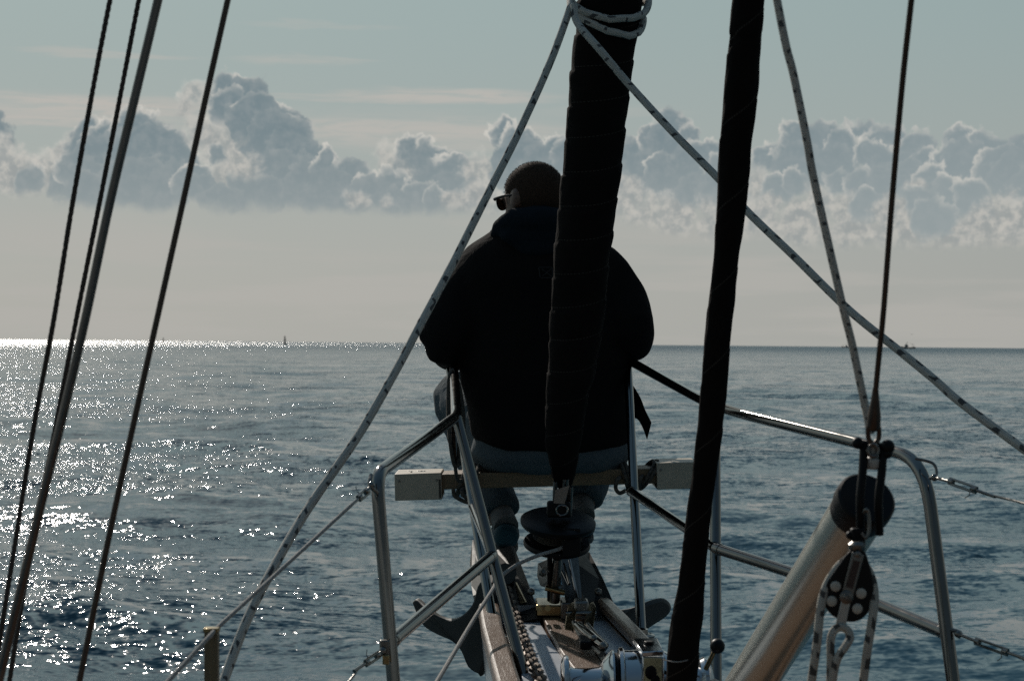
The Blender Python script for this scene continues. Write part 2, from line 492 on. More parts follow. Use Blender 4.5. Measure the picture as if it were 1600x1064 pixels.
def sea_mat():
    m, b = new_mat('sea water')
    p = geo_pos()
    b.inputs['IOR'].default_value = 1.333
    b.inputs['Specular IOR Level'].default_value = 0.5
    link(mixc(tex_noise(scaled(p, (0.03, 0.1, 1)), 1.0, 4, 0.6), (0.018, 0.064, 0.092), (0.026, 0.083, 0.114)), b.inputs['Base Color'])
    patch = tex_noise(scaled(p, (0.045, 0.16, 1)), 1.0, 3, 0.55, dim='2D')          # gusts: rougher and calmer patches
    pm = sstep(patch, 0.36, 0.62, 0.45, 1.25)
    vl = E.nt.nodes.new('ShaderNodeVectorMath'); vl.operation = 'LENGTH'; E.nt.links.new(p.s, vl.inputs[0])
    pm = pm * sstep(E(vl.outputs['Value']), 250.0, 1200.0, 1.0, 2.0)      # a fresher breeze out towards the horizon
    b.inputs['Roughness'].default_value = 0.05

    def field(scale_v, sc, det, seed):
        n = E.nt.nodes.new('ShaderNodeTexNoise'); n.noise_dimensions = '3D'
        n.inputs['Scale'].default_value = sc; n.inputs['Detail'].default_value = det; n.inputs['Roughness'].default_value = 0.6
        q = scaled(p, scale_v)
        E.nt.links.new(q.s, n.inputs['Vector'])
        sp = E.nt.nodes.new('ShaderNodeSeparateColor'); E.nt.links.new(n.outputs['Color'], sp.inputs[0])
        return E(sp.outputs[0]) - 0.5, E(sp.outputs[1]) - 0.5
    # slopes of the small waves, taken as slopes so that they do not fade with distance
    ax_, ay_ = field((0.6, 1.2, 0), 1.3, 2, 0)
    bx_, by_ = field((0.55, 1.35, 0), 4.8, 3, 1)
    cx_, cy_ = field((0.9, 1.05, 0), 14.0, 1, 2)
    ex_, ey_ = field((0.5, 1.2, 0), 0.14, 3, 3)
    sx = ex_ * 0.12 + ax_ * 0.30 + (bx_ * 0.70 + cx_ * 1.0) * pm
    sy = ey_ * 0.30 + ay_ * 0.55 + (by_ * 1.35 + cy_ * 0.95) * pm
    # seen from far off, mostly the near faces of the waves show: their mean slope leans towards the boat
    vd = E.nt.nodes.new('ShaderNodeVectorMath'); vd.operation = 'NORMALIZE'; E.nt.links.new(p.s, vd.inputs[0])
    sq = E.nt.nodes.new('ShaderNodeSeparateXYZ'); E.nt.links.new(vd.outputs[0], sq.inputs[0])
    link(sstep(E(vl.outputs['Value']), 250.0, 1300.0, 0.05, 0.24), b.inputs['Roughness'])   # ripples too far off to tell apart
    lean = sstep(E(vl.outputs['Value']), 25.0, 900.0, 0.02, 0.17)
    sx = sx - E(sq.outputs[0]) * lean; sy = sy - E(sq.outputs[1]) * lean
    g = E.nt.nodes.new('ShaderNodeNewGeometry')
    va = E.nt.nodes.new('ShaderNodeVectorMath'); va.operation = 'ADD'
    E.nt.links.new(g.outputs['Normal'], va.inputs[0]); E.nt.links.new(combine(sx, sy, 0).s, va.inputs[1])
    vn = E.nt.nodes.new('ShaderNodeVectorMath'); vn.operation = 'NORMALIZE'
    E.nt.links.new(va.outputs[0], vn.inputs[0]); E.nt.links.new(vn.outputs[0], b.inputs['Normal'])
    return m


MAT['sea'] = sea_mat()


# ------------------------------------------------------------------ mesh helpers
def catmull(pts, n=8, radii=None):
    pts = [Vector([float(q_) for q_ in p]) for p in pts]
    if len(pts) < 3:
        out = [pts[0].lerp(pts[1], k / n) for k in range(n + 1)]
        return (out, [radii[0] + (radii[1] - radii[0]) * k / n for k in range(n + 1)]) if radii else out
    q = [2 * pts[0] - pts[1]] + pts + [2 * pts[-1] - pts[-2]]
    rr = ([radii[0]] + list(radii) + [radii[-1]]) if radii else None
    out, ro = [], []
    for i in range(1, len(q) - 2):
        for k in range(n):
            t = k / n
            a, b, c, d = q[i - 1], q[i], q[i + 1], q[i + 2]
            out.append(0.5 * ((2 * b) + (c - a) * t + (2 * a - 5 * b + 4 * c - d) * t * t + (3 * b - a - 3 * c + d) * t ** 3))
            if rr: ro.append(rr[i] + (rr[i + 1] - rr[i]) * (t * t * (3 - 2 * t)))
    out.append(pts[-1])
    if rr: ro.append(radii[-1]); return out, ro
    return out


class MB:
    def __init__(s): s.v, s.f, s.uv = [], [], []

    def add(s, v, f, uv=None):
        o = len(s.v); s.v += [Vector(a) for a in v]
        for i, q in enumerate(f):
            s.f.append(tuple(o + k for k in q)); s.uv.append(uv[i] if uv else [(0, 0)] * len(q))
        return s

    def tube(s, pts, r, seg=12, rfun=None, caps=True, roundcap=False, u0=0.0, ref=None):
        pts = [Vector([float(q_) for q_ in p]) for p in pts]
        rad = list(r) if hasattr(r, '__len__') else [r] * len(pts)
        if roundcap:
            a, b = (pts[0] - pts[1]).normalized(), (pts[-1] - pts[-2]).normalized()
            r0, r1 = rad[0], rad[-1]
            st = [(math.sin(t), math.cos(t)) for t in (1.45, 1.1, 0.7, 0.35)]
            pts = [pts[0] + a * r0 * sn for sn, cs in st] + pts + [pts[-1] + b * r1 * sn for sn, cs in reversed(st)]
            rad = [r0 * cs for sn, cs in st] + rad + [r1 * cs for sn, cs in reversed(st)]
        n = len(pts)
        T = [(pts[min(i + 1, n - 1)] - pts[max(i - 1, 0)]).normalized() for i in range(n)]
        x = Vector(ref) if ref else (Vector((0, 0, 1)) if abs(T[0].z) < 0.9 else Vector((1, 0, 0)))
        L, v, us = u0, [], []
        for i in range(n):
            x = (x - T[i] * x.dot(T[i])).normalized(); y = T[i].cross(x)
            if i: L += (pts[i] - pts[i - 1]).length
            us.append(L)
            for k in range(seg):
                th = 2 * math.pi * k / seg
                rr = float(rad[i] * (rfun(th, L) if rfun else 1.0))
                v.append(pts[i] + x * (math.cos(th) * rr) + y * (math.sin(th) * rr))
        f, uv = [], []
        for i in range(n - 1):
            for k in range(seg):
                k2 = (k + 1) % seg
                f.append((i * seg + k, i * seg + k2, (i + 1) * seg + k2, (i + 1) * seg + k))
                uv.append([(us[i], k / seg), (us[i], (k + 1) / seg), (us[i + 1], (k + 1) / seg), (us[i + 1], k / seg)])
        if caps:
            f.append(tuple(range(seg - 1, -1, -1))); uv.append([(us[0], 0)] * seg)
            f.append(tuple((n - 1) * seg + k for k in range(seg))); uv.append([(us[-1], 0)] * seg)
        return s.add(v, f, uv)

    def lathe(s, p0, axis, prof, seg=32):
        """prof: (distance along axis, radius)"""
        a = Vector(axis).normalized(); p0 = Vector(p0)
        x = (Vector((0, 0, 1)) if abs(a.z) < 0.9 else Vector((1, 0, 0)))
        x = (x - a * x.dot(a)).normalized(); y = a.cross(x)
        v = [p0 + a * t + (x * math.cos(2 * math.pi * k / seg) + y * math.sin(2 * math.pi * k / seg)) * max(r, 1e-5) for t, r in prof for k in range(seg)]
        f = [(i * seg + k, i * seg + (k + 1) % seg, (i + 1) * seg + (k + 1) % seg, (i + 1) * seg + k) for i in range(len(prof) - 1) for k in range(seg)]
        f.append(tuple(range(seg - 1, -1, -1))); f.append(tuple((len(prof) - 1) * seg + k for k in range(seg)))
        return s.add(v, f)

    def box(s, c, size, ax=None):
        c = Vector(c); X, Y, Z = ax if ax else (Vector((1, 0, 0)), Vector((0, 1, 0)), Vector((0, 0, 1)))
        v = [c + X * (size[0] / 2 * i) + Y * (size[1] / 2 * j) + Z * (size[2] / 2 * k) for i in (-1, 1) for j in (-1, 1) for k in (-1, 1)]
        return s.add(v, [(0, 1, 3, 2), (4, 6, 7, 5), (0, 4, 5, 1), (2, 3, 7, 6), (0, 2, 6, 4), (1, 5, 7, 3)])

    def plate(s, pts, off):
        n = len(pts); off = Vector(off); pts = [Vector(p) for p in pts]
        v = [p - off / 2 for p in pts] + [p + off / 2 for p in pts]
        return s.add(v, [tuple(range(n - 1, -1, -1)), tuple(range(n, 2 * n))] + [(i, (i + 1) % n, n + (i + 1) % n, n + i) for i in range(n)])

    def ball(s, c, r, seg=20, rings=12, rot=None):
        c = Vector(c); r = Vector(r) if hasattr(r, '__len__') else Vector((r, r, r))
        v = []
        for i in range(rings + 1):
            ph = math.pi * i / rings
            for k in range(seg):
                th = 2 * math.pi * k / seg
                q = Vector((r.x * math.sin(ph) * math.cos(th), r.y * math.sin(ph) * math.sin(th), r.z * math.cos(ph)))
                v.append(c + (rot @ q if rot else q))
        f = [(i * seg + k, (i + 1) * seg + k, (i + 1) * seg + (k + 1) % seg, i * seg + (k + 1) % seg) for i in range(rings) for k in range(seg)]
        return s.add(v, f)

    def loft(s, rings, seg=40, ex=2.3):
        """rings: (centre, half width x, half depth y, back drop): superellipse rings stacked upward"""
        v = []
        for (c, rx, ry, tilt) in rings:
            for k in range(seg):
                th = 2 * math.pi * k / seg
                cx, sy = math.cos(th), math.sin(th)
                px = math.copysign(abs(cx) ** (2 / ex), cx) * rx; py = math.copysign(abs(sy) ** (2 / ex), sy) * ry
                v.append(Vector(c) + Vector((px, py, tilt * (py / max(ry, 1e-4)))))
        n = len(rings)
        f = [(i * seg + k, i * seg + (k + 1) % seg, (i + 1) * seg + (k + 1) % seg, (i + 1) * seg + k) for i in range(n - 1) for k in range(seg)]
        f.append(tuple(range(seg - 1, -1, -1))); f.append(tuple((n - 1) * seg + k for k in range(seg)))
        return s.add(v, f)

    def mesh(s, name, origin=Vector((0, 0, 0)), smooth=True, angle=40):
        me = bpy.data.meshes.new(name)
        me.from_pydata([tuple(a - origin) for a in s.v], [], s.f)
        uvl = me.uv_layers.new(name='UVMap')
        flat = [c for q in s.uv for p in q for c in p]
        uvl.data.foreach_set('uv', flat)
        bm = bmesh.new(); bm.from_mesh(me)
        bmesh.ops.recalc_face_normals(bm, faces=bm.faces); bm.to_mesh(me); bm.free()
        if smooth:
            me.polygons.foreach_set('use_smooth', [True] * len(me.polygons))
            me.set_sharp_from_angle(angle=R_(angle))
        return me


def world_loc(o):
    v = Vector(o.location)
    while o.parent is not None: o = o.parent; v += o.location
    return v


def part(name, mb, mat, parent=None, bevel=0.0, label=None, smooth=True, angle=40, at=None):
    """one mesh object; its origin sits at its own centre (or at `at`)"""
    if isinstance(mb, MB):
        if at is None:
            lo = Vector([min(a[i] for a in mb.v) for i in range(3)]); hi = Vector([max(a[i] for a in mb.v) for i in range(3)])
            at = (lo + hi) / 2
        me = mb.mesh(name, at, smooth, angle)
    else:
        me = mb; at = at or Vector((0, 0, 0))
    me.materials.append(MAT[mat] if isinstance(mat, str) else mat)
    o = bpy.data.objects.new(name, me); COL.objects.link(o)
    o.location = at - (world_loc(parent) if parent else Vector((0, 0, 0)))
    if parent: o.parent = parent
    if bevel:
        bv = o.modifiers.new('bevel', 'BEVEL'); bv.width = bevel; bv.segments = 2; bv.limit_method = 'ANGLE'; bv.angle_limit = R_(35)
        bv.harden_normals = False
    if label: o['label'] = label
    return o


def thing(name, label, cat, loc, group=None):
    o = bpy.data.objects.new(name, None); COL.objects.link(o); o.location = loc; o.empty_display_size = 0.1
    return tag(o, label, cat, group)


def tag(o, label, cat, group=None):
    o['label'] = label; o['category'] = cat
    if group: o['group'] = group
    return o


def fuse(mb, voxel, smooth_it=4, name='fused'):
    """join overlapping closed shapes into one continuous skin"""
    me = bpy.data.meshes.new(name); me.from_pydata([tuple(a) for a in mb.v], [], mb.f)
    bm = bmesh.new(); bm.from_mesh(me); bmesh.ops.recalc_face_normals(bm, faces=bm.faces); bm.to_mesh(me); bm.free()
    o = bpy.data.objects.new(name, me); COL.objects.link(o)
    r = o.modifiers.new('r', 'REMESH'); r.mode = 'VOXEL'; r.voxel_size = voxel
    if smooth_it:
        sm = o.modifiers.new('s', 'SMOOTH'); sm.iterations = smooth_it; sm.factor = 0.5
    dg = bpy.context.evaluated_depsgraph_get()
    res = bpy.data.meshes.new_from_object(o.evaluated_get(dg))
    bpy.data.objects.remove(o); bpy.data.meshes.remove(me)
    res.name = name
    res.polygons.foreach_set('use_smooth', [True] * len(res.polygons))
    return res


def fold(me, amp, scale, stretch=(1, 1, 1), seed=0.0):
    """cloth folds: push vertices along their normals by ridged noise"""
    for v in me.vertices:
        q = Vector((v.co.x * stretch[0], v.co.y * stretch[1], v.co.z * stretch[2])) * scale + Vector((seed, seed * 2, 0))
        a = 1 - abs(mnoise.noise(q)) * 2.2
        b = mnoise.noise(q * 2.3)
        v.co += v.normal * (amp * (a * 0.7 + b * 0.5))
    me.update()


# ------------------------------------------------------------------ SEA
def build_sea():
    rmin, rmax, NR = 2.2, 26000.0, 980
    rr = rmin * (rmax / rmin) ** (np.arange(NR) / (NR - 1))
    th_f = np.radians(np.linspace(-27, 27, 560))
    th_b = np.radians(np.linspace(27, 333, 120))[1:-1]
    th = np.concatenate([th_f, th_b]); NT = len(th)
    X = rr[:, None] * np.sin(th)[None, :]; Y = rr[:, None] * np.cos(th)[None, :]
    Z = np.zeros_like(X)
    cell = rr[:, None] * 0.0096
    r2 = np.random.default_rng(3)
    for i in range(110):
        lam = 0.35 * (14 / 0.35) ** r2.random()
        main = R_(248) + r2.normal() * 0.55            # direction of travel, from ahead on the left
        k = 2 * math.pi / lam
        amp = 0.0029 * lam ** 0.90 * (0.6 + 0.8 * r2.random())
        if lam > 5: amp *= 0.75
        ph = r2.random() * 6.28
        att = np.exp(-(1.3 * cell / lam * 2) ** 2)
        arg = k * (X * math.cos(main) + Y * math.sin(main)) + ph
        Z += amp * att * (np.sin(arg) + 0.18 * np.cos(2 * arg))
    co = np.stack([X, Y, Z], -1).reshape(-1, 3)
    i = np.arange(NR - 1)[:, None] * NT; j = np.arange(NT)[None, :]; j2 = (j + 1) % NT
    q = np.stack([i + j, i + j2, i + NT + j2, i + NT + j], -1).reshape(-1, 4)[:, ::-1]
    me = bpy.data.meshes.new('sea')
    me.vertices.add(len(co)); me.vertices.foreach_set('co', co.astype(np.float32).ravel())
    me.loops.add(q.size); me.loops.foreach_set('vertex_index', q.astype(np.int32).ravel())
    me.polygons.add(len(q)); me.polygons.foreach_set('loop_start', (np.arange(len(q)) * 4).astype(np.int32))
    me.polygons.foreach_set('use_smooth', np.ones(len(q), dtype=bool))
    me.update(calc_edges=True)
    me.materials.append(MAT['sea'])
    o = bpy.data.objects.new('sea', me); COL.objects.link(o)
    o['kind'] = 'structure'; o['label'] = 'rippled blue grey sea glittering towards the left horizon'
    return o


build_sea()

# ------------------------------------------------------------------ BOAT: bow with deck
ZD = EYE - 0.72                                       # deck level


def V(x, y, z): return Vector((float(x), float(y), float(z)))


bow = thing('sailboat_bow', 'narrow bow of the white sailboat with teak rails and a steel stemhead', 'boat', D(850, 1000, ZD) - V(0, 0, 0.3))

# plan stations from pixels on the rail top: (left outer, right outer) along the bow
zc = ZD + 0.045                                       # rail cap top
Ls = [D(x, y, zc) for x, y in ((748, 941), (753, 975), (762, 1010), (776, 1062))]
Rs = [D(x, y, zc) for x, y in ((952, 932), (978, 957), (1008, 987), (1044, 1022))]


def ext(a, b, t, widen):
    d = (b - a).normalized(); return b + d * t + V(widen, 0, 0)


Ls += [ext(Ls[2], Ls[3], 0.6, -0.16), ext(Ls[2], Ls[3], 1.6, -0.62), ext(Ls[2], Ls[3], 3.4, -1.2)]
Rs += [ext(Rs[2], Rs[3], 0.8, 0.16), ext(Rs[2], Rs[3], 1.8, 0.62), ext(Rs[2], Rs[3], 3.6, 1.2)]
# hull shell: lofted sections tapering in towards the waterline
mb = MB(); n = len(Ls); sec = []
for i in range(n):
    a, b = Ls[i], Rs[i]
    m_ = (a + b) / 2; row = []
    for t, s_ in ((0.012, 1.0), (0.09, 0.965), (0.3, 0.84), (0.7, 0.6), (1.2, 0.36), (1.75, 0.12)):
        aft = m_.y
        row.append((m_ + (a - m_) * s_ * 0.985 - V(0, 0.15 * t, t)))
    for t, s_ in reversed(((0.012, 1.0), (0.09, 0.965), (0.3, 0.84), (0.7, 0.6), (1.2, 0.36), (1.75, 0.12))):
        row.append((m_ + (b - m_) * s_ * 0.985 - V(0, 0.15 * t, t)))
    sec.append(row)
k = len(sec[0])
mb.add([p for r in sec for p in r], [(i * k + j, i * k + j + 1, (i + 1) * k + j + 1, (i + 1) * k + j) for i in range(n - 1) for j in range(k - 1)] + [tuple(range(k))])
part('hull', mb, 'hull', bow, angle=50)


def strip(L, R, th, name, mat, bev=0.006, **kw):
    mb = MB(); n = len(L); v = []
    for a, b in zip(L, R): v += [a, b, b - V(0, 0, th), a - V(0, 0, th)]
    f = [(i * 4 + j, i * 4 + (j + 1) % 4, (i + 1) * 4 + (j + 1) % 4, (i + 1) * 4 + j) for i in range(n - 1) for j in range(4)]
    f += [(0, 1, 2, 3), tuple((n - 1) * 4 + j for j in (3, 2, 1, 0))]
    mb.add(v, f)
    return part(name, mb, mat, bow, bevel=bev, **kw)


wl = [0.052, 0.05, 0.05, 0.05, 0.055, 0.06, 0.06]
strip(Ls, [p + V(w, 0, 0) for p, w in zip(Ls, wl)], 0.04, 'toe_rail', 'teak', 0.008)
strip([p - V(w * 0.72, 0, 0) for p, w in zip(Rs, wl)], Rs, 0.03, 'toe_rail', 'teak', 0.008)
# nose blocks of the rails (rounded ends)
for q, s_ in ((Ls[0], 1), (Rs[0], -1)):
    mb = MB(); mb.lathe(q + V(s_ * 0.026, 0.0, -0.042), (0, 0, 1), [(0, 0.024), (0.002, 0.0265), (0.03, 0.0265), (0.038, 0.022)], 20)
    part('rail_end', mb, 'teak', bow)
# deck panels (white) with the teak centre plank between, aft of y pixel 970
def dk(x, y, dz=0.0): return D(x, y, ZD + dz)


strip([dk(790, 958), dk(800, 975), dk(812, 1010), dk(815, 1064), dk(700, 1200)], [dk(840, 960), dk(846, 975), dk(864, 1005), dk(905, 1064), dk(1010, 1200)], 0.02, 'deck_panel', 'gelcoat', 0.003)
strip([dk(900, 948), dk(910, 965), dk(930, 1000), dk(985, 1064), dk(1100, 1150)], [dk(948, 948), dk(972, 970), dk(1002, 996), dk(1062, 1052), dk(1190, 1140)], 0.02, 'deck_panel', 'gelcoat', 0.003)
strip([dk(836, 938, 0.012), dk(850, 968, 0.012), dk(871, 1008, 0.012), dk(880, 1022, 0.012), dk(905, 1055, 0.012), dk(960, 1150, 0.012)],
      [dk(895, 938, 0.012), dk(905, 960, 0.012), dk(925, 998, 0.012), dk(938, 1016, 0.012), dk(965, 1045, 0.012), dk(1090, 1150, 0.012)], 0.03, 'centre_plank', 'teak', 0.004)
strip([dk(938, 958, 0.003), dk(958, 980, 0.003), dk(984, 1008, 0.003)], [dk(944, 957, 0.003), dk(966, 978, 0.003), dk(995, 1006, 0.003)], 0.004, 'stain_or_lit_strip', 'teak', 0)  # brown stain on the panel, laid as a thin strip
# dark under-deck so no gap shows the sea between the panels
strip([p + V(0.03, 0, -0.062) for p in Ls], [p - V(0.03, 0, 0.062) for p in Rs], 0.02, 'under_deck', 'teak', 0)
# caulked seam along the plank
mb = MB(); mb.tube([dk(912, 985, 0.0125), dk(928, 1015, 0.0125), dk(945, 1040, 0.0125)], 0.0016, 6); part('deck_seam', mb, 'black_cast', bow)
# hatch tabs
for (x, y, w) in ((827, 962, 0.018), (948, 957, 0.02)):
    mb = MB(); mb.box(dk(x, y, 0.006), (w, 0.02, 0.01)); part('deck_cleat', mb, 'black_cast', bow, 0.002)

# bow roller channels: steel cheek plates rising forward
def cheek(pts, th, mat, name='cheek_plate', lab=None):
    mb = MB(); mb.plate([P(*p) for p in pts], V(th, 0, 0)); return part(name, mb, mat, bow, 0.002, lab, smooth=False)


cheek([(740, 843, 4.95), (746, 868, 4.85), (757, 905, 4.65), (770, 955, 4.4), (746, 958, 4.42), (738, 915, 4.7), (736, 880, 4.9)], 0.008, 'galv')
cheek([(775, 860, 4.85), (800, 852, 4.85), (822, 908, 4.6), (843, 966, 4.3), (812, 972, 4.3), (797, 930, 4.55)], 0.010, 'black_cast', lab='dark inner cheek of the roller')
cheek([(803, 905, 4.62), (806, 908, 4.6), (822, 940, 4.42), (814, 942, 4.42)], 0.004, 'bronze', 'stain_or_lit_strip')  # lit patch inside the channel, put in as a bright bronze sliver
cheek([(842, 880, 4.7), (861, 872, 4.7), (862, 905, 4.55), (856, 918, 4.5), (846, 915, 4.52), (841, 900, 4.6)], 0.008, 'steel_dull')
cheek([(893, 872, 4.6), (918, 862, 4.75), (940, 905, 4.55), (963, 958, 4.35), (925, 962, 4.33), (908, 930, 4.45)], 0.012, 'black_cast', lab='dark starboard cheek of the roller')
cheek([(872, 872, 4.45), (902, 870, 4.45), (908, 940, 4.28), (886, 942, 4.28)], 0.006, 'steel_dull', 'tang_plate')
for a, b, r in (((873, 882, 4.43), (889, 915, 4.30), 0.0022), ((881, 880, 4.43), (890, 912, 4.3), 0.003), ((890, 875, 4.42), (903, 936, 4.26), 0.004)):
    mb = MB(); mb.tube([P(*a), P(*b)], r, 8); part('tang_rib', mb, 'steel', bow)
# channel floors and rollers
mb = MB(); mb.add([P(745, 900, 4.8), P(800, 895, 4.8), P(842, 962, 4.33), P(768, 958, 4.38)], [(0, 1, 2, 3)]); mb.plate([P(745, 900, 4.8), P(800, 895, 4.8), P(842, 962, 4.33), P(768, 958, 4.38)], V(0, 0, 0.006)); part('channel_floor', mb, 'black_cast', bow, smooth=False)
mb = MB(); c0, c1 = P(752, 888, 4.72), P(812, 892, 4.72)
mb.lathe(c0, c1 - c0, [(0, 0.018), (0.002, 0.024), (0.02, 0.018), (0.05, 0.012), (0.08, 0.018), ((c1 - c0).length - 0.002, 0.024), ((c1 - c0).length, 0.018)], 20); part('bow_roller', mb, 'black_plastic', bow)
for x, y, d in ((748, 893, 4.66), (757, 895, 4.62), (830, 925, 4.48), (935, 925, 4.42), (912, 942, 4.36), (848, 895, 4.5)):
    mb = MB(); mb.lathe(P(x, y, d), (0, 1, 0), [(-0.012, 0.004), (-0.01, 0.006), (0, 0.006), (0.003, 0.011), (0.01, 0.011)], 6); part('bolt', mb, 'steel_dull', bow)
# stemhead chainplate box
mb = MB(); mb.box(dk(862, 948, 0.028), (0.085, 0.13, 0.03)); part('stemhead_fitting', mb, 'bronze', bow, 0.004)
mb = MB(); mb.box(dk(888, 950, 0.035), (0.04, 0.10, 0.045)); part('stemhead_fitting', mb, 'steel_dull', bow, 0.004)
for x in (842, 856):
    mb = MB(); mb.tube([dk(x, 950, 0.045), dk(x, 950, 0.052)], 0.008, 6); part('bolt', mb, 'bronze', bow)
# chain stopper: two side lugs with a block between
for x0 in (888, 918):
    mb = MB(); mb.plate([P(x0, 945, 4.15), P(x0 + 9, 940, 4.15), P(x0 + 13, 948, 4.1), P(x0 + 8, 985, 3.98), P(x0 - 6, 982, 3.98), P(x0 - 3, 960, 4.08)], V(0.0, 0.02, 0)); part('stopper_lug', mb, 'bronze', bow, 0.003)
mb = MB(); mb.box(P(908, 952, 4.12), (0.035, 0.06, 0.05)); part('stopper_block', mb, 'steel_dull', bow, 0.006)
mb = MB(); mb.tube([P(884, 958, 4.08), P(932, 958, 4.08)], 0.006, 10); part('stopper_pin', mb, 'steel', bow)

# ------------------------------------------------------------------ devil's claw bar in front of windlass
t = thing('chain_claw', 'shiny steel claw bar lying on the teak plank before the windlass', 'chain claw', dk(925, 1000, 0.02))
mb = MB(); mb.tube([P(903, 978, 3.98), P(918, 990, 3.90), P(943, 1010, 3.74)], [0.011, 0.013, 0.010], 14, roundcap=True); part('bar', mb, 'steel', t)
mb = MB(); mb.tube([P(896, 972, 4.02), P(905, 990, 3.93), P(925, 1010, 3.8), P(940, 1022, 3.72)], 0.006, 10); part('rod', mb, 'steel_dull', t)
mb = MB(); mb.tube([P(918, 975, 3.99), P(932, 992, 3.88), P(948, 1008, 3.76)], 0.005, 10); part('rod', mb, 'steel_dull', t)
mb = MB(); mb.box(P(922, 1003, 3.84), (0.05, 0.09, 0.02)); part('base', mb, 'black_cast', t, 0.004)
for x, y, d in ((942, 1008, 3.74), (928, 997, 3.8)):
    mb = MB(); mb.ball(P(x, y, d), 0.009, 12, 8); part('bolt', mb, 'steel', t)

# ------------------------------------------------------------------ anchor: broad three-clawed, slung under the bow
t = thing('anchor', 'broad dark grey claw anchor stowed under the bow', 'anchor', P(850, 960, 4.55))
def claw(pts, name):
    """outline with depth, thickened and bulged so that it reads as a cast palm"""
    q = [P(*p) for p in pts]; q = catmull(q + [q[0]], 4)[:-1]
    c = sum(q, V(0, 0, 0)) / len(q); n = len(q); th = 0.016
    mb = MB(); v = []
    for off, sc in ((-th, 0.86), (-th * 0.6, 1.0), (th * 0.6, 1.0), (th, 0.86)):
        v += [c + (p - c) * sc + V(0, off, 0) for p in q]
    f = [(r * n + i, r * n + (i + 1) % n, (r + 1) * n + (i + 1) % n, (r + 1) * n + i) for r in range(3) for i in range(n)]
    f += [tuple(range(n - 1, -1, -1)), tuple(range(3 * n, 4 * n))]
    mb.add(v, f); me = mb.mesh(name, V(0, 0, 0)); return mb
mbc = MB()
mbl = MB()
outl = [(646, 940, 4.60), (652, 935, 4.59), (660, 940, 4.57), (675, 954, 4.52), (693, 964, 4.50), (712, 966, 4.47), (730, 955, 4.46), (742, 938, 4.46), (748, 915, 4.46), (760, 905, 4.46), (775, 930, 4.46), (768, 1000, 4.46), (757, 1052, 4.44), (748, 1050, 4.42), (733, 1040, 4.42),
        (722, 1015, 4.44), (708, 1000, 4.46), (690, 992, 4.50), (668, 980, 4.55), (656, 966, 4.58), (652, 955, 4.59)]
q = catmull([P(*p) for p in outl] + [P(*outl[0])], 3)[:-1]
mbl.plate(q, V(0.006, 0.03, 0)); part('claw', mbl, 'galv', t, 0.009, smooth=True)
outr = [(905, 975, 4.56), (960, 955, 4.56), (985, 950, 4.60), (1010, 940, 4.63), (1032, 934, 4.66), (1045, 940, 4.68), (1048, 951, 4.68), (1040, 963, 4.66), (1020, 976, 4.62), (1000, 990, 4.58), (985, 1000, 4.56), (940, 1010, 4.56), (905, 1005, 4.56)]
q = catmull([P(*p) for p in outr] + [P(*outr[0])], 3)[:-1]
mbr = MB(); mbr.plate(q, V(0, 0.03, 0)); part('claw', mbr, 'galv', t, 0.009)
mb = MB(); mb.tube(catmull([P(790, 1010, 4.5), P(788, 960, 4.62), P(785, 915, 4.66), P(790, 896, 4.55)], 5), [0.03] * 16, 12); part('shank', mb, 'galv', t)
mb = MB(); mb.tube([P(760, 985, 4.5), P(920, 990, 4.56)], 0.04, 14, roundcap=True); part('crossbar', mb, 'galv', t)

# ------------------------------------------------------------------ anchor chain
t = thing('anchor_chain', 'rusty dark anchor chain running along the port side of the deck', 'chain', dk(828, 1010, 0.02))
path = catmull([P(786, 905, 4.62) + V(0, 0, 0.01), dk(797, 938, 0.035), dk(806, 966, 0.018), dk(815, 990, 0.014), dk(826, 1020, 0.014), dk(846, 1064, 0.014), dk(880, 1120, 0.014)], 40)
lk = MB(); R0, r0 = 0.0135, 0.0046
for i in range(10):
    a = 2 * math.pi * i / 10
    cx = math.cos(a) * R0 * 0.82; cy = math.sin(a) * R0 + (0.007 if math.sin(a) > 0 else -0.007)
    nx, ny = math.cos(a), math.sin(a)
    for j in range(5):
        b = 2 * math.pi * j / 5
        lk.v.append(V(cx + nx * r0 * math.cos(b), cy + ny * r0 * math.cos(b), r0 * math.sin(b)))
for i in range(10):
    for j in range(5):
        lk.f.append((i * 5 + j, i * 5 + (j + 1) % 5, ((i + 1) % 10) * 5 + (j + 1) % 5, ((i + 1) % 10) * 5 + j)); lk.uv.append([(0, 0)] * 4)
lme = lk.mesh('link'); lme.materials.append(simple('rusty galvanised chain', (0.13, 0.095, 0.07), 0.55, 0.5, 0.5, 80, 0.3, 0.001))
acc, last, cnt, base = 0.0, path[0], 0, world_loc(t)
for p in path[1:]:
    acc += (p - last).length
    if acc >= 0.0275:
        o = bpy.data.objects.new('link', lme); COL.objects.link(o); o.parent = t; o.location = p - base
        dirv = (p - last).normalized()
        o.rotation_mode = 'QUATERNION'
        o.rotation_quaternion = dirv.to_track_quat('Y', 'Z') @ Matrix.Rotation(R_(38 if cnt % 2 else -52) + random.uniform(-.12, .12), 4, 'Y').to_quaternion()
        cnt += 1; acc = 0.0
    last = p

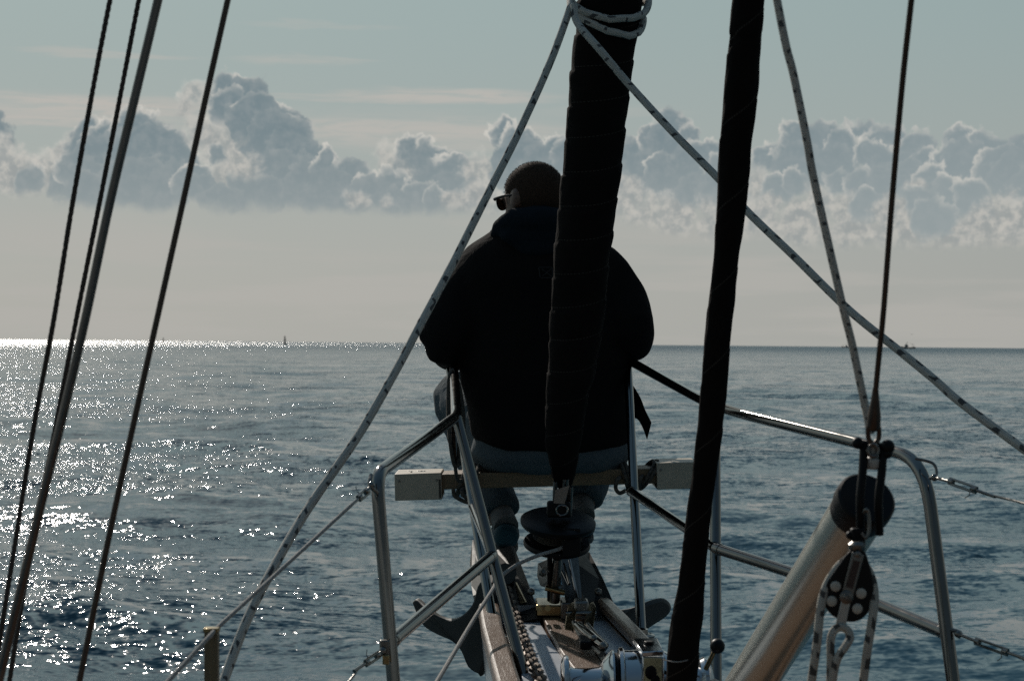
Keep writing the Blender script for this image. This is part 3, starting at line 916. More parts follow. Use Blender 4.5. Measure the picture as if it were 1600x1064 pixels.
# ------------------------------------------------------------------ windlass
WD = 3.4
t = thing('windlass', 'chrome anchor windlass with a side drum on the foredeck', 'windlass', P(965, 1100, WD))
X = Rv; a0 = P(876, 1066, WD)
pm = WD / FPX
def wl_(x0, prof, name, mat='chrome', seg=36):
    mb = MB(); mb.lathe(a0 + X * ((x0 - 876) * pm), X, [(q * pm, r * pm) for q, r in prof], seg); return part(name, mb, mat, t, angle=30)
wl_(876, [(0, 26), (1, 34), (5, 42), (8, 43), (12, 41), (14, 30), (15, 25)], 'drum_flange')
wl_(891, [(0, 25), (4, 23), (24, 22), (44, 24), (48, 26)], 'drum')
wl_(939, [(0, 28), (3, 36), (14, 48), (17, 51), (20, 50), (21, 44)], 'gypsy')
wl_(960.5, [(0, 45), (0.5, 46), (5, 46), (5.5, 45)], 'clutch_ring', 'black_cast')
wl_(966.5, [(0, 52), (1, 54), (6, 55), (8, 53), (9, 50), (20, 50), (32, 51), (34, 50)], 'gearbox')
# box head with inspection panel
ax = (Rv, Vector((0, 1, 0)), Uv)
mb = MB(); mb.plate([P(988, 1000, WD + .02), P(1027, 1000, WD + .02), P(1037, 1020, WD - 0.074), P(1003, 1022, WD - 0.074)], V(0, 0, 0.010)); part('top_plate', mb, 'chrome', t, 0.002)
mb = MB(); mb.box(P(1020, 1050, WD - 0.058), (0.044, 0.03, 0.068), ax); part('panel_frame', mb, 'chrome', t, 0.003)
mb = MB(); mb.box(P(1020, 1048, WD - 0.075), (0.036, 0.004, 0.054), ax); part('inspection_panel', mb, simple('yellowed sight glass', (0.42, 0.36, 0.20), 0.25, 0, 0.75, 55), t, 0.001)
mb = MB(); mb.ball(P(1017, 1050, WD - 0.076), (0.013, 0.003, 0.015), 14, 8); mb.ball(P(1024, 1062, WD - 0.076), (0.010, 0.003, 0.012), 14, 8); part('grease_stain', mb, 'black_cast', t)
wl_(1003, [(0, 48), (20, 49), (34, 50), (40, 47), (44, 38), (46, 28)], 'gearbox')
mb = MB(); mb.tube([P(1014, 1010, WD - .02), P(1014, 1006.5, WD - .02)], 0.016, 20); part('filler_cap', mb, 'black_cast', t, 0.002)
mb = MB(); mb.tube([P(1014, 1006.3, WD - .02), P(1014, 1001, WD - .02)], 0.011, 6); part('filler_nut', mb, 'black_cast', t, 0.002)
wl_(1049, [(0, 26), (30, 24), (42, 25)], 'shaft')
wl_(1091, [(0, 26), (2, 36), (8, 40), (14, 38), (20, 28), (24, 12)], 'drum_flange')
mb = MB(); mb.box(P(985, 1125, WD), (0.22, 0.16, 0.06)); part('base', mb, 'chrome', t, 0.01)
mb = MB(); mb.tube([P(1103, 1044, WD - .06), P(1116, 1018, WD - .09)], [0.0052, 0.0048], 12); part('clutch_lever', mb, 'bronze', t)
mb = MB(); mb.ball(P(1121, 1009, WD - .1), 11.5 * pm, 22, 14); part('lever_knob', mb, 'black_plastic', t)
mb = MB(); mb.tube([P(1036, 1062, WD - .05), P(1028, 1050, WD - .06), P(1034, 1046, WD - .06), P(1044, 1052, WD - .06)], 0.003, 8); part('cable', mb, 'black_cast', t)

# ------------------------------------------------------------------ pulpit
t = thing('pulpit', 'polished steel tube pulpit around the bow', 'railing', dk(888, 985))
TR = 0.0125
LB, RB = P(590, 745, 3.10), P(1440, 720, 3.10)
def tube_part(pts, r=TR, name='rail', n=8, mat='steel', seg=20, **kw):
    mb = MB(); mb.tube(catmull(pts, n) if len(pts) > 2 else [Vector(pts[0]).lerp(Vector(pts[1]), k / 10) for k in range(11)], r, seg)
    return part(name, mb, mat, t, **kw)
def bend(a, b, c, r0, n=7):
    """corner at b rounded with radius-like length r0"""
    a, b, c = Vector(a), Vector(b), Vector(c)
    p, q = b + (a - b).normalized() * r0, b + (c - b).normalized() * r0
    return [((1 - s) ** 2) * p + 2 * s * (1 - s) * b + s * s * q for s in (i / n for i in range(n + 1))]
def run(corners, r0):
    pts = [Vector(corners[0])]
    for i in range(1, len(corners) - 1): pts += bend(corners[i - 1], corners[i], corners[i + 1], r0 if not isinstance(r0, (list, tuple)) else r0[i - 1])
    return pts + [Vector(corners[-1])]
# the top tube: port aft leg up, forward along port, round the front, back along starboard, down the starboard aft leg
top = run([P(622, 1150, 3.05), P(588, 741, 3.10), P(713, 651, 3.9), P(709, 570, 4.95), P(735, 552, 5.45), P(965, 550, 5.45), P(980, 562, 4.95),
           P(1117, 636, 3.95), P(1444, 717, 3.10), P(1492, 1085, 3.0)], [0.05, 0.05, 0.12, 0.15, 0.15, 0.12, 0.2, 0.09])
mb = MB(); mb.tube(top, TR, 24); part('top_rail', mb, 'steel', t)
tube_part([P(714, 652, 3.895), P(765, 850, 3.78), P(830, 1100, 3.62)], name='leg')
tube_part([P(703, 578, 4.90), P(773, 988, 4.14)], name='leg')
tube_part([P(981, 575, 4.88), P(1002, 985, 4.16)], name='leg')
tube_part([P(1117, 640, 3.93), P(1119, 1075, 3.62)], name='leg')
tube_part([P(611, 1003, 3.07), P(769, 868, 3.76)], name='mid_rail')
tube_part([P(770, 868, 3.78), P(738, 790, 4.5)], name='mid_rail')
tube_part([P(984, 766, 4.52), P(1117, 855, 3.76)], name='mid_rail')
tube_part([P(1118, 856, 3.74), P(1300, 916, 3.38), P(1482, 990, 3.03)], name='mid_rail')
for x, y, d in ((775, 990, 4.13), (1002, 987, 4.16)):
    c = P(x, y, d)
    mb = MB(); mb.lathe(c - V(0, 0, 0.012), (0, 0, 1), [(0, 0.034), (0.005, 0.034), (0.007, 0.030), (0.009, 0.018), (0.02, 0.0165)], 28)
    fl = part('base_flange', mb, 'steel', t)
    for k in range(3):
        a = 2.1 * k + 0.4
        mb = MB(); mb.ball(c + V(math.cos(a) * 0.025, math.sin(a) * 0.025, -0.005), (0.0045, 0.0045, 0.003), 10, 6); part('screw', mb, 'steel', fl)
# weld collars
for p, q in ((P(769, 868, 3.76), P(690, 935, 3.4)), (P(611, 1003, 3.07), P(690, 935, 3.4)), (P(984, 766, 4.52), P(1100, 843, 3.8)), (P(1482, 990, 3.03), P(1300, 916, 3.38)), (P(1118, 856, 3.74), P(1300, 916, 3.38))):
    dr = (q - p).normalized(); mb = MB(); mb.lathe(p + dr * 0.008, dr, [(0, 0.0135), (0.006, 0.0142), (0.014, 0.0135)], 20); part('weld_collar', mb, 'steel', t)
# lifeline lugs
tube_part([P(1430, 716, 3.08), P(1458, 724, 3.07), P(1463, 742, 3.06), P(1452, 748, 3.06)], 0.0028, 'lifeline_lug', 5, 'steel_dull', 8)
tube_part([P(1480, 982, 3.02), P(1500, 988, 3.01), P(1497, 996, 3.01)], 0.004, 'lifeline_lug', 5, 'steel_dull', 8)
tube_part([P(590, 770, 3.07), P(578, 758, 3.06), P(580, 742, 3.08)], 0.004, 'lifeline_lug', 5, 'steel_dull', 8)
mb = MB(); mb.box(P(601, 1012, 3.04), (0.018, 0.012, 0.03)); part('lifeline_lug', mb, 'steel_dull', t, 0.002)
mb = MB(); mb.box(P(603, 1030, 3.03), (0.012, 0.010, 0.018)); part('lifeline_lug', mb, 'bronze', t, 0.002)

# ------------------------------------------------------------------ lifelines with turnbuckles
def lifeline(name, label, p_start, p_tb0, p_tb1, rest, r=0.0022, mat='steel_dull', rr=0.0055, cover=None):
    t = thing(name, label, 'lifeline', p_start, 'wire lifelines made fast to the pulpit')
    ax = (p_tb1 - p_tb0).normalized(); L = (p_tb1 - p_tb0).length
    mb = MB(); mb.tube([p_start, p_tb0 + ax * 0.01], 0.003, 10); part('fork', mb, 'steel_dull', t)
    mb = MB(); mb.ball(p_start, 0.007, 12, 8); part('clevis_pin', mb, 'steel', t)
    side = ax.cross(Fv).normalized()
    body = MB()
    for s_ in (-1, 1): body.tube([p_tb0 + side * (rr * s_ * 0.85), p_tb1 + side * (rr * s_ * 0.85)], 0.0026, 8)
    body.lathe(p_tb0, ax, [(0, 0.003), (0.001, rr), (0.010, rr), (0.012, 0.003)], 14)
    body.lathe(p_tb1 - ax * 0.012, ax, [(0, 0.003), (0.002, rr), (0.011, rr), (0.012, 0.003)], 14)
    part('turnbuckle', body, 'steel', t)
    mb = MB(); mb.tube([p_tb1 - ax * 0.014, p_tb1 + ax * 0.045], [0.0032, 0.0030], 10); part('swage', mb, 'steel', t)
    mb = MB(); mb.tube(catmull([p_tb1 + ax * 0.03] + rest, 14), r, 10, (lambda th, L_: 1 + 0.10 * math.cos(6 * th - L_ * 700)) if cover is None else None); part('wire', mb, cover or mat, t)
    mb = MB(); c = p_tb1 - ax * 0.016; mb.tube([c - side * 0.003, c - side * 0.012 + ax * 0.004, c - side * 0.02 - ax * 0.004], 0.0009, 6); part('split_pin', mb, 'steel', t)
    return t
lifeline('lifeline', 'upper wire lifeline with turnbuckle leaving the pulpit at the right', P(1460, 746, 3.05), P(1483, 751, 3.0), P(1526, 766, 2.94), [P(1600, 786, 2.84), P(1800, 838, 2.55)])
lifeline('lifeline', 'lower wire lifeline with turnbuckle leaving the pulpit at the right', P(1497, 990, 3.01), P(1524, 1001, 2.97), P(1575, 1019, 2.9), [P(1610, 1034, 2.85), P(1800, 1110, 2.6)])
lifeline('lifeline', 'lower wire lifeline with turnbuckle leaving the port leg of the pulpit', P(598, 1016, 3.03), P(592, 1022, 3.02), P(571, 1036, 2.97), [P(545, 1064, 2.9), P(480, 1130, 2.75)])
lifeline('lifeline', 'white covered upper lifeline running aft over the brown post', P(580, 758, 3.06), P(575, 766, 3.05), P(560, 779, 3.01),
         [P(480, 852, 2.82), P(421, 906, 2.68), P(342, 978, 2.50), P(328, 993, 2.46), P(264, 1062, 2.34), P(200, 1130, 2.2)], 0.0034, cover='rope_plain')

# stanchion post at the port rail
t = thing('stanchion', 'square bronze brown stanchion post carrying the white lifeline', 'stanchion', P(332, 1300, 2.48))
mb = MB(); mb.box(P(331, 1130, 2.485), (0.0205, 0.018, 0.285), (Rv, Fv, Uv)); part('post', mb, 'post', t, 0.002)
mb = MB(); mb.box(P(331, 983, 2.485), (0.0225, 0.02, 0.006), (Rv, Fv, Uv)); part('cap', mb, 'bronze', t, 0.001)
mb = MB(); mb.tube([P(329, 992, 2.474), P(329, 992, 2.468)], 0.0052, 12); part('ferrule', mb, 'steel_dull', t)

# ------------------------------------------------------------------ furled genoa with drum
def dS(y): return 4.162 / (1 - 0.000103 * (y - 537))
def furled(axis_px, dfun, seg, pitch, amp, ext_top, step=0.03, seed=0):
    """axis_px: (y, left, right) silhouettes; wraps overlap in a slow spiral"""
    pts, rad = [], []
    for y, l, r in axis_px:
        d = dfun(y); pts.append(P((l + r) / 2, y, d)); rad.append((r - l) / 2 * d / FPX)
    pts, rad = catmull(pts, 14, rad)
    def rf(th, L):
        s_ = (L / pitch - th / (2 * math.pi)) % 1.0
        edge = (s_ - 0.5) * step
        return 1 + edge + amp * (mnoise.noise(Vector((math.cos(th) * 1.2, math.sin(th) * 1.2, L * 9 + seed)))) + amp * 0.7 * mnoise.noise(Vector((math.cos(th) * 2.4, math.sin(th) * 2.4, L * 30 + seed)))
    return pts, rad, rf
gen = thing('furled_genoa', 'big headsail rolled tight on the forestay in front of the seated man', 'sail', P(880, 955, 4.35))
prof = [(760, 868, 886), (750, 866, 896), (740, 862, 900), (715, 857, 904), (690, 852, 908), (650, 852, 914), (610, 854, 920), (575, 856, 931), (500, 859, 943), (449, 862, 948), (404, 865, 953), (351, 870, 960), (300, 875, 966),
        (263, 879, 971), (190, 885, 978), (140, 889, 984), (79, 895, 992), (40, 900, 998), (0, 903, 1003), (-60, 908, 1009), (-200, 921, 1026), (-500, 950, 1058)]
pts, rad, rf = furled(prof, dS, 48, 0.084, 0.04, 0, 0.055)
mb = MB(); mb.tube(pts, rad, 72, rf)
mb.uv = [[(u_ / 0.084, v_) for (u_, v_) in f] for f in mb.uv]
part('rolled_sail', mb, 'genoa', gen, angle=60)
# torn corner hanging at the foot
mb = MB(); mb.plate([P(862, 728, 4.2), P(898, 728, 4.22), P(895, 748, 4.24), P(878, 772, 4.26), P(866, 752, 4.24)], V(0.002, 0.012, 0)); part('sail_tack', mb, 'genoa', gen, 0.002)
ax_s = (P(952, 0, dS(0)) - P(880, 955, 4.35)).normalized()
drum = MB()
dc = P(872, 816, 4.27)
drum.lathe(dc, ax_s, [(-0.012, 0.085), (-0.010, 0.093), (-0.004, 0.097), (0.004, 0.097), (0.010, 0.088), (0.014, 0.05)], 48); part('drum_top_plate', drum, 'black_plastic', gen, angle=50)
mb = MB(); mb.lathe(P(870, 850, 4.29), ax_s, [(-0.012, 0.03), (-0.009, 0.078), (-0.004, 0.086), (0.002, 0.087), (0.008, 0.084)], 48); part('drum_bottom_plate', mb, 'black_plastic', gen, angle=50)
mb = MB(); mb.lathe(P(870, 846, 4.29), ax_s, [(0.006, 0.055), (0.045, 0.055)], 32); part('drum_core', mb, 'black_cast', gen)
mb = MB()
for k in range(7): mb.lathe(P(870.5, 845, 4.288) + ax_s * (0.008 + k * 0.0055), ax_s, [(0, 0.055), (0.001, 0.062), (0.0027, 0.064), (0.0045, 0.062), (0.0055, 0.055)], 32)
part('furling_line_turns', mb, 'rope_tan', gen)
mb = MB()
a_, b_ = P(893, 826, 4.19), P(893, 868, 4.205)
mb.box((a_ + b_) / 2, (0.045, 0.006, 0.07)); part('drum_cage', mb, 'black_cast', gen, 0.002)
# toggle and shackles between drum and tack
for x, r, y0, y1 in ((868, 0.006, 752, 806), (884, 0.008, 748, 806), (892, 0.006, 760, 806)):
    mb = MB(); mb.tube([P(x, y0, 4.22), P(x - 2, y1, 4.25)], r, 12); part('toggle', mb, 'steel_dull', gen)
mb = MB(); mb.box(P(873, 795, 4.22), (0.06, 0.04, 0.04)); part('drum_collar', mb, 'black_cast', gen, 0.006)
ring = [P(878 + 9 * math.cos(a), 797 + 8 * math.sin(a), 4.195) for a in np.linspace(0, 2 * math.pi, 17)]
mb = MB(); mb.tube(ring, 0.003, 8, caps=False); part('shackle', mb, 'steel', gen)
mb = MB(); mb.add([P(868, 765, 4.2), P(888, 758, 4.2), P(882, 785, 4.2), P(866, 786, 4.2)], []); mb.plate([P(868, 765, 4.2), P(890, 758, 4.2), P(882, 787, 4.2), P(865, 786, 4.2)], V(0.0, 0.005, 0)); part('toggle_plate', mb, 'steel_dull', gen, smooth=False)
# under the drum: turnbuckle down to the stemhead
for x, r in ((859, 0.007), (871, 0.007)):
    mb = MB(); mb.tube([P(x, 862, 4.30), P(x, 905, 4.32), P(x, 938, 4.34)], r, 12); part('turnbuckle', mb, 'black_cast', gen)
mb = MB(); mb.lathe(P(866, 940, 4.34), ax_s, [(0, 0.014), (0.03, 0.016), (0.033, 0.02), (0.045, 0.02), (0.048, 0.014), (0.12, 0.012)], 16); part('turnbuckle', mb, 'steel_dull', gen)
mb = MB(); mb.tube([P(852, 918, 4.31), P(882, 926, 4.31)], 0.0075, 10); part('clevis_pin', mb, 'bronze', gen)
mb = MB(); mb.tube(catmull([P(852, 900, 4.3), P(846, 893, 4.29), P(850, 887, 4.29), P(858, 893, 4.29)], 5), 0.002, 8); part('split_pin', mb, 'steel_dull', gen)

# furling line
mb = MB(); pts = catmull([P(885, 852, 4.21), P(872, 858, 4.2), P(840, 868, 4.18), P(808, 882, 4.16), P(780, 903, 4.10), P(769, 922, 3.95), P(740, 968, 3.72), P(712, 1015, 3.5), P(683, 1064, 3.28), P(640, 1135, 3.0)], 12)
mb.tube(pts, 0.0048, 12); tag(part('furling_line', mb, 'rope_plain'), 'thin grey furling line leading from the drum aft past the port pulpit leg', 'rope')

# ------------------------------------------------------------------ furled inner sail
def dG(y): return 3.0 / (1 - 0.000103 * (y - 537))
st = thing('furled_staysail', 'narrow rolled inner headsail in a dark cover standing right of the man', 'sail', P(1068, 1200, dG(1200)))
prof = [(1240, 1030, 1080), (1140, 1036, 1084), (1064, 1041, 1088), (1010, 1044, 1093), (960, 1050, 1098), (911, 1060, 1101), (871, 1066, 1104), (819, 1071, 1109), (750, 1081, 1118), (700, 1086, 1125), (664, 1090, 1130), (600, 1095, 1136), (540, 1100, 1141),
        (470, 1107, 1148), (399, 1116, 1155), (344, 1118, 1163), (274, 1122, 1171), (224, 1125, 1174), (184, 1129, 1179), (142, 1131, 1184), (97, 1136, 1187), (58, 1141, 1189), (45, 1140, 1191), (0, 1145, 1196), (-80, 1153, 1206), (-300, 1178, 1235), (-500, 1200, 1260)]
pts, rad, rf = furled(prof, dG, 36, 0.15, 0.07, 0, 0.05, 40)
mb = MB(); mb.tube(pts, rad, 44, rf)
mb.uv = [[(u_ / 0.15, v_) for (u_, v_) in f] for f in mb.uv]
part('rolled_sail', mb, 'staysail', st, angle=60)
mb = MB()
pts2 = [P(1036 + 58 * k / 20, 1030 + 8 * math.sin(k / 20 * 3.1) - 10 * k / 20, dG(1030) - 0.033 * math.sin(k / 20 * math.pi) - 0.003) for k in range(21)]
mb.tube(pts2, 0.0012, 6); part('lashing_cord', mb, 'rope_plain', st)
mb = MB(); mb.tube([P(1062, 1140, dG(1140)), P(1058, 1330, 3.25)], 0.006, 10); part('stay_foot', mb, 'steel_dull', st)

# ------------------------------------------------------------------ ropes
def rope(name, label, pts, r, mat, cat='rope', n=14, group=None, rfun=None, seg=14):
    mb = MB(); mb.tube(catmull([P(*p) for p in pts], n), r, seg, rfun)
    return tag(part(name, mb, mat), label, cat, group)
def twist(strands, lay, amp=0.13): return lambda th, L: 1 + amp * abs(math.cos(strands * 0.5 * th - L * math.pi * 2 / lay)) - amp / 2

E_pts = [(894, 5, 3.82), (860, 97, 3.75), (812, 204, 3.68), (772, 284, 3.61), (708, 411, 3.5), (661, 499, 3.42), (618, 580, 3.34), (560, 680, 3.25), (479, 798, 3.13), (420, 900, 3.0), (385, 970, 2.93), (350, 1062, 2.85), (318, 1150, 2.75)]
# both sheets take turns round the rolled sail before leading aft
cx, ry0 = 951, 12
def wrap(y_left, y_mid, turns, phase, yfun, rr):
    pts = []
    for k in range(int(24 * turns) + 1):
        a = phase + 2 * math.pi * k / 24
        y = yfun(k / (24 * turns), a)
        d0 = dS(y); c = P(951 - (y) * 0.075, y, d0)
        pts.append(c + Rv * (rr * math.cos(a)) - Vector((0, 1, 0)) * (rr * math.sin(a)))
    return pts
rr = 0.0875
# a: 0 = right side, pi/2 = near camera, pi = left side
w1 = wrap(0, 40, 1.0, -math.pi, lambda s_, a: 2 + 38 * max(0, math.sin(a)) + 6 * s_ if a > -math.pi else 0, rr)
mb = MB()
wr = [P(894, -4, 3.80)]
loopA = []
for k in range(0, 25):
    s_ = k / 24; a = math.pi - math.pi * s_                 # left -> near -> right
    y = -6 + (40 + 6) * math.sin(s_ * math.pi * 0.60) ** 1.1 if s_ < 1 else 5
    y = np.interp(s_, [0, .12, .3, .5, .7, .85, 1.0], [-6, 10, 30, 42, 38, 26, 2])
    c = P(952 - y * 0.07, y, dS(y)); loopA.append(c + Rv * (rr * 1.07 * math.cos(a)) - V(0, 1, 0) * (rr * math.sin(a)))
loopB = []
for k in range(0, 25):
    s_ = k / 24; a = math.pi - math.pi * s_
    y = np.interp(s_, [0, .12, .3, .5, .7, .85, 1.0], [-2, 18, 42, 60, 66, 56, 30])
    c = P(950 - y * 0.07, y, dS(y)); loopB.append(c + Rv * (rr * 1.0 * math.cos(a)) - V(0, 1, 0) * (rr * 1.04 * math.sin(a)))
def back(p, q):
    """round the far side of the sail from p (right) to q (left)"""
    o = []
    for k in range(1, 10):
        a = -math.pi * k / 10; m_ = p.lerp(q, 0.5 - 0.5 * math.cos(a)); o.append(m_ + V(0, 1, 0) * (rr * math.sin(-a)))
    return o
sheetA = loopA + back(loopA[-1], loopB[0]) 
pE = catmull([P(*p) for p in E_pts], 14)
mb = MB(); mb.tube([loopA[0] + V(0, -0.004, 0.0)] + pE[1:], 0.0088, 14); 
shA = tag(part('port_sheet', mb, 'rope_sheet'), 'navy flecked white rope leading down to the left in front of the man', 'rope', 'sheets of the rolled headsail')
mb = MB(); mb.tube(loopA + back(loopA[-1], loopA[0] + V(0, 0, 0.05)), 0.0085, 14); part('turn', mb, 'rope_sheet', shA)
F_pts = [(897, 8, 3.80), (902, 36, 3.78), (938, 79, 3.72), (986, 136, 3.70), (1057, 213, 3.64), (1122, 279, 3.58), (1168, 331, 3.52), (1240, 400, 3.46), (1326, 484, 3.38), (1405, 548, 3.31), (1460, 593, 3.26), (1500, 628, 3.22), (1600, 702, 3.12), (1700, 775, 3.0)]
mb = MB(); mb.tube(catmull([P(*p) for p in F_pts], 14), 0.0084, 14)
shB = tag(part('starboard_sheet', mb, 'rope_sheet'), 'navy flecked white rope crossing the rolled headsail down to the right', 'rope', 'sheets of the rolled headsail')
mb = MB(); mb.tube(loopB + back(loopB[-1], loopB[0] + V(0, 0, 0.05)), 0.0085, 14); part('turn', mb, 'rope_sheet', shB)

rope('pole_lift', 'cream rope with dark flecks running down to the spinnaker pole end', [(1207, -45, 2.30), (1214, 0, 2.31), (1228, 71, 2.32), (1240, 118, 2.33), (1260, 216, 2.34), (1271, 277, 2.35), (1295, 384, 2.36), (1318, 484, 2.37), (1331, 536, 2.38), (1343, 593, 2.385), (1354, 645, 2.39), (1360, 678, 2.39)], 0.0058, 'rope_lift')
# dark stay ending in a swaged eye on the pole
t = thing('pole_stay', 'dark brown covered wire ending in a swage above the pole end', 'wire', P(1366, 690, 2.36))
mb = MB(); mb.tube(catmull([P(1430, -70, 2.1), P(1424, 0, 2.12), P(1410, 130, 2.17), (P(1394, 310, 2.23)), P(1381, 480, 2.28), P(1373, 560, 2.31), P(1368, 612, 2.33)], 12), 0.0040, 14); part('wire', mb, 'wire', t)
mb = MB(); mb.tube([P(1368, 608, 2.33), P(1367.5, 625, 2.335), P(1366, 650, 2.34), P(1365, 664, 2.345)], [0.0042, 0.0062, 0.0095, 0.0098], 16, roundcap=True); part('swage', mb, 'wire', t)
for s_ in (-1, 1):
    mb = MB(); mb.tube(catmull([P(1365 + s_ * 2, 655, 2.34), P(1365 + s_ * 8, 668, 2.345), P(1365 + s_ * 8, 684, 2.35), P(1365 + s_ * 3, 692, 2.35)], 5), 0.0035, 10); part('thimble', mb, 'wire', t)

rope('halyard', 'leftmost thin twisted rope, outermost of the port rigging', [(185, -60, 2.45), (172, 0, 2.45), (147, 130, 2.45), (113, 320, 2.45), (84, 500, 2.45), (54, 660, 2.45), (27, 827, 2.45), (2, 985, 2.45), (-12, 1080, 2.45)], 0.0034, 'rope_dark', 'rope', 30, 'thin twisted ropes beside the thick port shroud', twist(3, 0.021, 0.4), 12)
rope('halyard', 'thin twisted rope passing behind the thick port shroud', [(231, -70, 2.55), (217, 0, 2.55), (188, 150, 2.55), (155, 320, 2.55), (119, 500, 2.55), (88, 660, 2.55), (60, 800, 2.55), (33, 950, 2.55), (13, 1075, 2.55)], 0.0034, 'rope_dark', 'rope', 30, 'thin twisted ropes beside the thick port shroud', twist(3, 0.021, 0.4), 12)
rope('shroud', 'thickest of the four port lines, a smooth grey brown steel rod', [(262, -70, 2.3), (247, 0, 2.3), (209, 160, 2.3), (171, 320, 2.3), (133, 500, 2.3), (98, 650, 2.3), (66, 780, 2.3), (4, 1040, 2.3), (-6, 1080, 2.3)], 0.0063, 'wire_rod' if 'wire_rod' in MAT else 'steel_dull', 'shroud')
rope('shroud', 'single dark wire shroud, nearest to the man of the port rigging', [(374, -80, 2.35), (356, 0, 2.35), (320, 160, 2.35), (285, 320, 2.35), (245, 500, 2.35), (208, 665, 2.35), (171, 835, 2.35), (124, 1064, 2.35), (110, 1130, 2.35)], 0.0044, 'wire', 'shroud')

# ------------------------------------------------------------------ spinnaker pole
t = thing('spinnaker_pole', 'cream metal spinnaker pole slanting down from its black end fitting', 'pole', P(1110, 1180, 3.2))
p_near, p_far = P(1347, 790, 2.42), P(1050, 1265, 3.3)
axp = (p_far - p_near).normalized(); Lp = (p_far - p_near).length
RP = 0.0405
mb = MB(); mb.lathe(p_near, axp, [(0.0, RP), (Lp * 0.3, RP), (Lp * 0.6, RP), (Lp, RP)], 64); part('tube', mb, 'pole', t)
mb = MB(); mb.lathe(p_near - axp * 0.022, axp, [(0, RP * 0.98), (0.003, RP * 1.06), (0.014, RP * 1.08), (0.024, RP * 1.08), (0.0255, RP * 1.01), (0.045, RP * 1.01)], 56); part('end_cap', mb, 'black_plastic', t, angle=25)
pc = p_near - axp * 0.03
# fork arms above, piston strap below
for (x0, x1) in ((1350, 1345), (1380, 1374)):
    mb = MB(); mb.tube(catmull([P(x1, 835, 2.36), P(x1 - 1, 780, 2.35), P(x0 - 2, 735, 2.36), P(x0, 694, 2.37)], 6), [0.0062] * 19, 12); part('fork_arm', mb, 'black_cast', t)
mb = MB(); mb.tube([P(1338, 692, 2.37), P(1390, 700, 2.37)], 0.0055, 12, roundcap=True); part('fork_pin', mb, 'black_cast', t)
for x, y, r in ((1340, 692, 0.0085), (1387, 698, 0.0105), (1386, 708, 0.008)):
    mb = MB(); mb.ball(P(x, y, 2.365), r, 14, 10); part('pin_knob', mb, 'black_cast', t)
mb = MB(); mb.lathe(P(1364, 733, 2.37), Uv, [(0, 0.009), (0.004, 0.012), (0.014, 0.012), (0.018, 0.007), (0.036, 0.007)], 18); part('bail', mb, simple('ivory nylon bush', (0.42, 0.40, 0.36), 0.4), t)
ring = [P(1364 + 8 * math.cos(a), 704 + 9 * math.sin(a), 2.36) for a in np.linspace(0, 2 * math.pi, 17)]
mb = MB(); mb.tube(ring, 0.0028, 8, caps=False); part('shackle', mb, 'steel_dull', t)
mb = MB(); mb.tube(catmull([P(1350, 800, 2.345), P(1353, 796, 2.34), P(1357, 802, 2.34), P(1358, 828, 2.34), P(1352, 840, 2.34), P(1346, 832, 2.34)], 5), 0.0028, 10); part('trigger', mb, 'steel_dull', t)
mb = MB(); mb.box(P(1375, 815, 2.36), (0.006, 0.006, 0.02), (Rv, Fv, Uv)); part('stud', mb, 'steel', t, 0.001)
mb = MB(); mb.box(P(1340, 838, 2.35), (0.020, 0.014, 0.024), (Rv, Fv, Uv)); part('swivel', mb, 'black_cast', t, 0.003)
for s_ in (-1, 1):
    mb = MB(); mb.ball(P(1340 + s_ * 12, 836, 2.35), 0.006, 12, 8); part('swivel_bolt', mb, 'black_cast', t)

# ------------------------------------------------------------------ block hanging from the pole
BDp = 2.33
t = thing('pulley_block', 'black teardrop pulley block with ivory bearings hanging below the pole end', 'pulley', P(1328, 970, BDp))
def teardrop(grow, d, th, name, mat, bev):
    out_ = [(1336, 860), (1350, 860), (1358, 880), (1364, 905), (1365, 930), (1360, 950), (1348, 965), (1332, 971), (1312, 968), (1296, 957), (1287, 941), (1286, 922), (1296, 903), (1312, 880), (1326, 862)]
    c_ = (1327, 925)
    q = [P(c_[0] + (x - c_[0]) * grow, c_[1] + (y - c_[1]) * grow, d) for x, y in out_]
    q = catmull(q + [q[0]], 4)[:-1]
    mb = MB(); mb.plate(q, Fv * th); return part(name, mb, mat, t, bev)
teardrop(1.0, BDp - 0.008, 0.006, 'cheek', 'black_plastic', 0.0025)
teardrop(1.0, BDp + 0.010, 0.006, 'cheek', 'black_plastic', 0.0025)
mb = MB(); mb.lathe(P(1325, 930, BDp - 0.003), Fv, [(0, 0.030), (0.004, 0.027), (0.008, 0.030)], 40); part('sheave', mb, 'black_cast', t)
for x, y in ((1306, 916), (1300, 939), (1346, 927), (1340, 951)):
    mb = MB(); mb.lathe(P(x, y, BDp - 0.0142), Fv, [(0, 0.0055), (0.001, 0.0072), (0.004, 0.0072)], 22); part('bearing', mb, 'dots', t)
# strap
u = (P(1341, 866, BDp) - P(1318, 975, BDp)).normalized(); sd_ = u.cross(Fv).normalized()
def strap(x0, y0, x1, y1, w0, w1, d, mat, th=0.003):
    a, b = P(x0, y0, d), P(x1, y1, d); uu = (b - a).normalized(); ss = uu.cross(Fv).normalized()
    mb = MB(); mb.plate([a - ss * w0, a + ss * w0, b + ss * w1, b - ss * w1], Fv * th); return mb
part('strap', strap(1341, 864, 1323, 934, 0.0085, 0.0085, BDp - 0.0135, None), 'steel_dull', t, 0.0012)
part('strap_slot', strap(1339, 876, 1327, 918, 0.0045, 0.0050, BDp - 0.0158, None, 0.001), simple('brown inner strap', (0.05, 0.025, 0.018), 0.6), t)
part('becket_strap', strap(1322, 936, 1312, 984, 0.0065, 0.0072, BDp - 0.0135, None), simple('brushed pale steel', (0.42, 0.41, 0.38), 0.35, 0.8), t, 0.0012)
